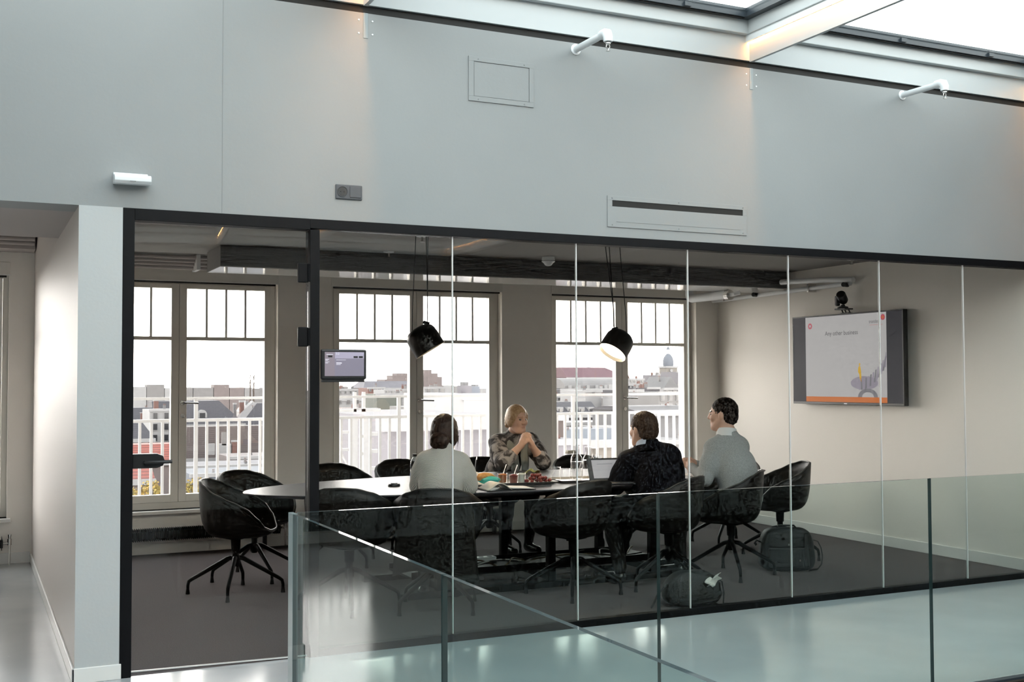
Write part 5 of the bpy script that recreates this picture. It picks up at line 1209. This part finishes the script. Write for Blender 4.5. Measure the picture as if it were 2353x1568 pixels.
def building(label, px0, px1, ptop, Y, wall, depth=None, roof=None, roof_mat='tile_slate', roof_px=0, hip=0.25, windows=None, group=None, zb=GZ, cap=True):
    """block whose front stands at depth Y; px0..px1 across, ptop = eaves; roof_px = height of the sloped roof above the eaves (pixels)"""
    a = at(px0, ptop, Y); b = at(px1, ptop, Y); z = (a.z+b.z)/2; x0, x1 = a.x, b.x; d = depth or max(6.0, (x1-x0)*0.7)
    t = thing('building', label, 'building', ((x0+x1)/2, Y+d/2, zb), group=group)
    MB().box(x0, x1, Y, Y+d, zb, z).build('wall', 'city_'+wall, t)
    m_px = (at(px0, ptop-10, Y).z-a.z)/10
    if roof:
        h = roof_px*m_px; e = 0.03*(x1-x0); hx = hip*(x1-x0)
        vs = [(x0-e, Y-0.3, z), (x1+e, Y-0.3, z), (x1+e, Y+d+0.3, z), (x0-e, Y+d+0.3, z)]
        if roof == 'gable_front': vs += [((x0+x1)/2, Y-0.3, z+h), ((x0+x1)/2, Y+d+0.3, z+h)]; fs = [(0, 1, 4), (1, 2, 5, 4), (2, 3, 5), (3, 0, 4, 5), (3, 2, 1, 0)]
        else:
            hl, hr = (hx, hx) if roof == 'hip' else ((0, 0) if roof == 'gable' else ((0, hx) if roof == 'hip_r' else (hx, 0)))
            yb0, yb1 = (Y+d*0.28, Y+d*0.72)
            vs += [(x0-e+hl, yb0, z+h), (x1+e-hr, yb0, z+h), (x1+e-hr, yb1, z+h), (x0-e+hl, yb1, z+h)]; fs = [(0, 1, 5, 4), (1, 2, 6, 5), (2, 3, 7, 6), (3, 0, 4, 7), (4, 5, 6, 7), (3, 2, 1, 0)]
        rf = MB().add(vs, fs).build('roof', roof_mat, t)
        MB().box(x0-e*1.3, x1+e*1.3, Y-0.45, Y-0.05, z-0.35, z+0.05).build('gutter', 'city_white', rf)
    elif cap:
        MB().box(x0-0.1, x1+0.1, Y-0.12, Y+0.25, z-0.2, z+2.0*m_px).build('parapet', 'city_white', t)
    if windows:
        nx, ny, zt, wh, ww = windows        # columns, rows, first row below eaves (px), height px, width px
        for j in range(ny):
            for i in range(nx):
                xc = x0+(x1-x0)*(i+0.5)/nx; zc = z-(zt+j*wh*1.8)*m_px; hw = ww*m_px/2; hh = wh*m_px/2
                f = MB().box(xc-hw*1.35, xc+hw*1.35, Y-0.10, Y, zc-hh*1.25, zc+hh*1.25).build('window', 'city_white', t)
                MB().box(xc-hw, xc+hw, Y-0.14, Y-0.10, zc-hh, zc+hh).build('pane', 'city_window', f)
    if depth is None and 20 < Y < 250:
        rq = random.Random(int(px0*7+ptop*3+Y)); topz = z+(roof_px*m_px*0.75 if roof else 0)
        for k in range(rq.choice((1, 2, 2, 3))):
            xc = x0+(x1-x0)*rq.uniform(0.08, 0.92); w2 = m_px*rq.uniform(2.0, 4.0); hh = m_px*rq.uniform(5, 10); yc = Y+d*rq.uniform(0.25, 0.45) if roof else Y+d*rq.uniform(0.1, 0.5)
            c2 = MB().box(xc-w2, xc+w2, yc, yc+w2*1.5, topz-0.5*hh, topz+hh).build('chimney', rq.choice(['city_brick', 'city_pale', 'city_grey', 'city_white']), t)
            for q in (-0.5, 0.5): MB().box(xc+q*w2-0.25*w2, xc+q*w2+0.25*w2, yc+0.3*w2, yc+0.8*w2, topz+hh, topz+hh*1.35).build('chimney_pot', 'city_brick', c2)
    return t
def dormer(t, px, ptop, pw, ph, Y, arch=False, mm='city_white'):
    a = at(px-pw/2, ptop+ph, Y); b = at(px+pw/2, ptop, Y); w_ = b.x-a.x
    d = MB(); xs = (a.x+b.x)/2
    prof = [(a.x, a.z), (b.x, a.z)] + [(xs+w_/2*math.cos(q), b.z-w_/2+w_/2*math.sin(q)) for q in [math.pi*k/8 for k in range(9)]] if arch else [(a.x, a.z), (b.x, a.z), (b.x, b.z), (a.x, b.z)]
    d.prism(prof, 1, Y, Y+3.0); o = d.build('dormer', mm, t)
    MB().box(a.x+w_*0.22, b.x-w_*0.22, Y-0.12, Y, a.z+(b.z-a.z)*0.12, b.z-(b.z-a.z)*0.28).build('pane', 'city_window', o)
def chimney(t, px, ptop, pw, ph, Y, mm='city_brick'):
    a = at(px-pw/2, ptop+ph, Y); b = at(px+pw/2, ptop, Y)
    o = MB().box(a.x, b.x, Y, Y+(b.x-a.x)*0.8, a.z-1.5, b.z).build('chimney', mm, t)
    MB().box(a.x-0.08*(b.x-a.x), b.x+0.08*(b.x-a.x), Y-0.05, Y+(b.x-a.x)*0.85, b.z, b.z+0.12*(b.z-a.z)).build('chimney_cap', 'city_white', o)
# --- seen through the first window
t = building('long dark mansard roof with an arched white dormer', 360, 556, 976, 150, 'pale', roof='hip_r', roof_px=55, hip=0.27, windows=(6, 1, 9, 9, 5)); dormer(t, 465, 942, 22, 26, 150.4, arch=True)
building('dark hipped roof behind a white gable house', 556, 720, 976, 158, 'pale', roof='hip', roof_px=50, hip=0.28, windows=(6, 1, 9, 9, 5))
t = building('white gable house between two dark mansard roofs', 562, 600, 948, 168, 'white', roof='gable_front', roof_mat='city_white', roof_px=26, windows=(2, 1, 9, 13, 6)); chimney(t, 556, 925, 10, 38, 169); chimney(t, 540, 930, 7, 30, 169, 'city_grey')
t = building('wide brown tiled roof with roof plant on it', 428, 630, 1052, 112, 'brown', roof='hip_l', roof_mat='tile_brown', roof_px=72, hip=0.07)
for (x, y, w_, h_, mm, nm) in ((486, 1020, 16, 26, 'city_white', 'air_conditioner'), (516, 1020, 30, 36, 'city_white', 'lift_housing'), (515, 994, 10, 30, 'city_pale', 'flue')):
    a = at(x-w_/2, y+h_, 108); b = at(x+w_/2, y, 108); MB().box(a.x, b.x, 108, 108+(b.x-a.x)*0.6, a.z, b.z).build(nm, mm, t)
chimney(t, 539, 1016, 11, 30, 108)
building('low lilac flat roof below the brown tiled roof', 425, 640, 1070, 88, 'lilac'); building('gravel topped flat roof with white edge', 530, 640, 1050, 96, 'pink')
building('lowest grey blue flat roof near the yellow trees', 440, 640, 1088, 74, 'metal')
t = building('grey slate roof beside a white house', 250, 352, 966, 140, 'pale', roof='gable', roof_mat='tile_slate', roof_px=28); chimney(t, 330, 950, 13, 14, 138); chimney(t, 359, 922, 11, 40, 140)
building('tall white house wall by the window mullion', 344, 420, 942, 128, 'white', windows=(3, 3, 14, 14, 9))
building('dark hipped roof over a white house', 230, 352, 1010, 118, 'white', roof='hip_r', roof_px=38, hip=0.2, windows=(6, 1, 7, 7, 5))
building('red tiled roof behind the lock case of the glass door', 240, 400, 1062, 98, 'pink', roof='gable', roof_mat='tile_red', roof_px=38)
building('lower red tiled roof among the yellow trees', 230, 352, 1104, 78, 'pink', roof='gable', roof_mat='tile_red', roof_px=26)
# --- seen through the middle window
t = building('long lilac ridge roof on the skyline', 838, 965, 892, 260, 'pink', roof='hip_l', roof_mat='city_lilac', roof_px=16, hip=0.1)
for lab, steps in (('hazy stepped block left of the window handle', ((884, 960, 872), (902, 955, 863), (912, 940, 858))), ('hazy stepped block right of the window handle', ((974, 1016, 866), (975, 1006, 858), (976, 992, 850)))):
    t = building(lab, *steps[0], 300, 'pink', cap=False)
    for k, (a_, b_, c_) in enumerate(steps[1:]):
        a = at(a_, c_, 301+k); b = at(b_, c_, 301+k); MB().box(a.x, b.x, 301+k, 306, at(a_, steps[k][2], 300).z-0.5, a.z).build('upper_step', 'city_pink', t)
building('brick house below the lilac ridge roof', 846, 884, 892, 200, 'brick', windows=(4, 1, 5, 5, 4)); building('row of small white roof houses', 884, 945, 896, 180, 'white', windows=(5, 1, 5, 5, 4))
building('flat roofed grey green block behind the railing', 866, 960, 906, 122, 'green'); t = building('brown brick roofscape behind the fire escape', 790, 866, 940, 95, 'brick', windows=(5, 1, 5, 5, 4))
building('white dormered house beside the fire escape', 770, 830, 918, 110, 'white', windows=(3, 1, 6, 8, 7)); building('slate roof low behind the fire escape', 770, 868, 1000, 60, 'grey', roof='gable', roof_mat='tile_slate', roof_px=48)
building('lower slate roof behind the ladder rungs', 770, 880, 1075, 45, 'grey', roof='gable', roof_mat='tile_brown', roof_px=30); building('pale block left of the tablet corner', 776, 846, 896, 240, 'hazy', windows=(6, 1, 6, 6, 4))
building('white roof hut with dark windows by the window handle', 976, 1024, 891, 150, 'white', windows=(3, 1, 7, 8, 10)); building('grey stepped roof terrace', 970, 1080, 917, 100, 'grey'); building('pale lower roof terrace', 960, 1080, 936, 70, 'pale')
t = building('plain white block with plant on its roof', 1066, 1150, 906, 30, 'white', depth=6)
for k, (x, y, w_, h_, mm) in enumerate(((1072, 886, 24, 18, 'city_lilac'), (1100, 888, 20, 16, 'city_metal'), (1086, 878, 10, 8, 'city_grey'), (1118, 884, 8, 20, 'city_grey'))):
    a = at(x-w_/2, y+h_, 33); b = at(x+w_/2, y, 33); MB().box(a.x, b.x, 33+0.3*k, 33.4+0.3*k, a.z-0.3, b.z).build('roof_unit', mm, t)
building('plain lilac grey wall close behind the railing', 892, 1180, 956, 9.0, 'lilac', depth=4)
# --- seen through the window next to the screen wall
building('long maroon hall with a slanting roof', 1306, 1440, 868, 225, 'maroon', roof='hip_r', roof_mat='city_maroon', roof_px=24, hip=0.3)
t = building('glazed barrel vault hall below the maroon hall', 1300, 1440, 893, 185, 'metal', cap=False)
a = at(1298, 893, 184); b = at(1440, 893, 184); m = MB(); r_ = abs(at(1300, 869, 184).z-a.z)
m.prism([(184+r_*2.2-r_*2.2*math.cos(q), a.z+r_*math.sin(q)) for q in [math.pi*k/12 for k in range(13)]], 0, a.x, b.x); m.build('vault', 'city_pale', t)
for k in range(7):
    xx = a.x+(b.x-a.x)*(k+0.5)/7; MB().box(xx-0.3, xx+0.3, 183.6, 184, a.z-3, a.z+r_*0.3).build('glazing_rib', 'city_white', t)
t = building('dark mansard house with a row of white dormers', 1268, 1374, 952, 92, 'slate', roof='gable', roof_px=28);
for px in (1288, 1311, 1337, 1359): dormer(t, px, 936, 13, 14, 92.2)
building('white stair tower on the roofs', 1345, 1382, 898, 105, 'white', windows=(1, 1, 6, 5, 5)); building('pale house with one window right of the stair tower', 1378, 1425, 912, 110, 'pale', windows=(2, 1, 12, 9, 6)); building('slate flat roof in front of the vault', 1290, 1420, 895, 150, 'slate'); building('pale equipment deck on the roofs', 1276, 1350, 910, 120, 'white', windows=(4, 1, 7, 6, 8))
building('cluttered white roof deck with vents', 1282, 1440, 972, 70, 'white', depth=5, windows=(8, 1, 8, 6, 9)); building('dark brick gable end by the window edge', 1272, 1300, 957, 40, 'brown')
building('blue grey metal roof over a brick house', 1302, 1440, 1013, 45, 'beige', roof='gable', roof_mat='city_metal', roof_px=24, windows=(3, 1, 42, 12, 14)); building('plain lilac annexe wall', 1276, 1349, 1012, 36, 'lilac')
# domed tower
cT = at(1536, 900, 205); s_ = (at(1536, 890, 205).z-cT.z)/10
t = thing('church_tower', 'domed church tower with lantern and clock', 'tower', (cT.x, 205, GZ))
def zpx(y): return at(1536, y, 205).z
MB().box(cT.x-15*s_, cT.x+15*s_, 205-15*s_, 205+15*s_, GZ, zpx(846)).build('shaft', 'city_tower', t); MB().box(cT.x-17*s_, cT.x+17*s_, 205-17*s_, 205+17*s_, zpx(846), zpx(842)).build('cornice', 'city_white', t)
MB().lathe([(11.5*s_, zpx(842)), (12.5*s_, zpx(838)), (12.5*s_, zpx(830)), (10.5*s_, zpx(822)), (6.5*s_, zpx(816)), (3.5*s_, zpx(813.5)), (0, zpx(813))], 20, Matrix.Translation((cT.x, 205, 0))).build('dome', 'city_metal', t, smooth=40)
for k in range(6):
    q = k*math.pi/3; MB().tube([(cT.x+3.6*s_*math.cos(q), 205+3.6*s_*math.sin(q), zpx(814)), (cT.x+3.6*s_*math.cos(q), 205+3.6*s_*math.sin(q), zpx(804))], 0.7*s_, 6).build('lantern_column', 'city_white', t)
MB().lathe([(4.6*s_, zpx(804)), (4.4*s_, zpx(802.5)), (2.2*s_, zpx(799)), (0.6*s_, zpx(796)), (0, zpx(793))], 12, Matrix.Translation((cT.x, 205, 0))).build('lantern_roof', 'city_metal', t, smooth=40)
MB().lathe([(0, 0), (3.6*s_, 0), (3.6*s_, 0.3), (0, 0.3)], 16, Matrix.Translation((cT.x-3*s_, 205-15*s_, zpx(852))) @ RX90).build('clock_face', 'city_white', t)
for dx in (-7, 5): MB().box(cT.x+(dx-2)*s_, cT.x+(dx+2)*s_, 204.8-15*s_, 205-15*s_, zpx(880), zpx(866)).build('window', 'city_window', t)
building('white gabled front below the domed tower', 1524, 1556, 892, 150, 'white', roof='gable_front', roof_mat='city_grey', roof_px=26, windows=(2, 1, 10, 8, 5)); building('tall pale slab left of the domed tower', 1513, 1523, 862, 190, 'lilac'); building('lilac slab right of the domed tower', 1557, 1590, 855, 180, 'lilac', windows=(3, 4, 10, 7, 4))
building('white office block with roof aerials', 1440, 1493, 884, 160, 'white', windows=(6, 1, 6, 6, 4)); building('white set back storey on the office block', 1446, 1480, 872, 172, 'white', windows=(4, 1, 5, 5, 4)); building('dark roof edge by the window handle', 1440, 1478, 897, 110, 'slate'); building('dark low roofs in the middle distance', 1490, 1516, 892, 140, 'slate')
building('white wall with a large grid window', 1450, 1512, 908, 98, 'white', windows=(3, 1, 12, 15, 13)); building('pale long wall below the tower', 1513, 1600, 902, 85, 'pale', depth=6, windows=(5, 2, 12, 12, 8)); building('low dark roofs behind the top rail', 1462, 1600, 944, 60, 'grey', roof='gable', roof_px=10)
building('orange tiled roof right of the suit wearer\'s head', 1505, 1620, 1000, 66, 'pale', roof='gable', roof_mat='tile_orange', roof_px=50); building('pale grey house below the orange roof', 1500, 1620, 1014, 52, 'pale', windows=(4, 1, 30, 14, 10)); building('grey terrace behind the suit wearer', 1430, 1500, 985, 48, 'grey', depth=5)
# hazy skyline far away
rn = random.Random(21); px = 240
while px < 1640:
    w_ = rn.uniform(18, 46); 
    if not (640 < px < 740 or 1170 < px < 1250):
        building('hazy far block on the skyline', px, px+w_, rn.uniform(884, 894), 430, rn.choice(['hazy', 'white', 'pink', 'pale']), group='hazy far blocks on the skyline', cap=False)
    px += w_*1.03
# yellow autumn trees below the first window
mat('leaf_yellow', (0.20, 0.125, 0.025), 0.8, noise=(3, (0.12, 0.10, 0.02))); mat('bark', (0.03, 0.02, 0.015), 0.9)
for i, (px, py, pw, lab) in enumerate(((350, 1118, 62, 'yellow autumn tree below the lock case'), (458, 1112, 70, 'yellow autumn tree below the brown roof'), (300, 1132, 60, 'yellow autumn tree at the edge of the door frame'))):
    Y = 58+3*i; c = at(px, py, Y); r = pw/2*(at(px+10, py, Y).x-c.x)/10
    t = thing('autumn_tree', lab, 'tree', (c.x, Y, GZ)); rn = random.Random(30+i); m = MB()
    for k in range(520):
        u = Vector((rn.gauss(0, 1), rn.gauss(0, 1), rn.gauss(0, 1))).normalized()*r*rn.uniform(0.55, 1.0); p = Vector((c.x, Y+r, c.z-r*0.6))+Vector((u.x, u.y, u.z*1.0))
        s2 = r*rn.uniform(0.05, 0.11); e1 = Vector((rn.gauss(0, 1), rn.gauss(0, 1), rn.gauss(0, 1))).normalized(); e2 = e1.orthogonal().normalized()
        m.add([p-e1*s2-e2*s2*0.6, p+e1*s2-e2*s2*0.6, p+e1*s2*0.8+e2*s2, p-e1*s2*0.8+e2*s2], [(0, 1, 2, 3)])
    o = m.build('foliage', 'leaf_yellow', t); o['kind'] = 'stuff'
    MB().tube([(c.x, Y+r, GZ), (c.x+0.1, Y+r, c.z-r*1.2), (c.x, Y+r, c.z-r*0.4)], [0.25, 0.18, 0.06], 8).build('trunk', 'bark', t)
# bare poplars on the skyline
for i, (px, lab) in enumerate(((575, 'bare thin tree on the skyline'), (583, 'bare thin tree beside its neighbour on the skyline'))):
    Y = 330; c = at(px, 905, Y); top = at(px, 862+4*i, Y)
    t = thing('bare_tree', lab, 'tree', (c.x, Y, c.z), group='bare trees on the skyline'); MB().tube([(c.x, Y, GZ), (c.x, Y, top.z)], [0.5, 0.1], 6).build('trunk', 'bark', t); m = MB(); rn = random.Random(50+i)
    for k in range(26):
        z = c.z+(top.z-c.z)*rn.uniform(0.0, 0.95); l = rn.uniform(0.6, 1.6); m.tube([(c.x, Y, z), (c.x+rn.uniform(-1, 1)*l*0.5, Y+rn.uniform(-0.5, 0.5), z+l)], [0.09, 0.03], 4)
    m.build('branches', 'bark', t)
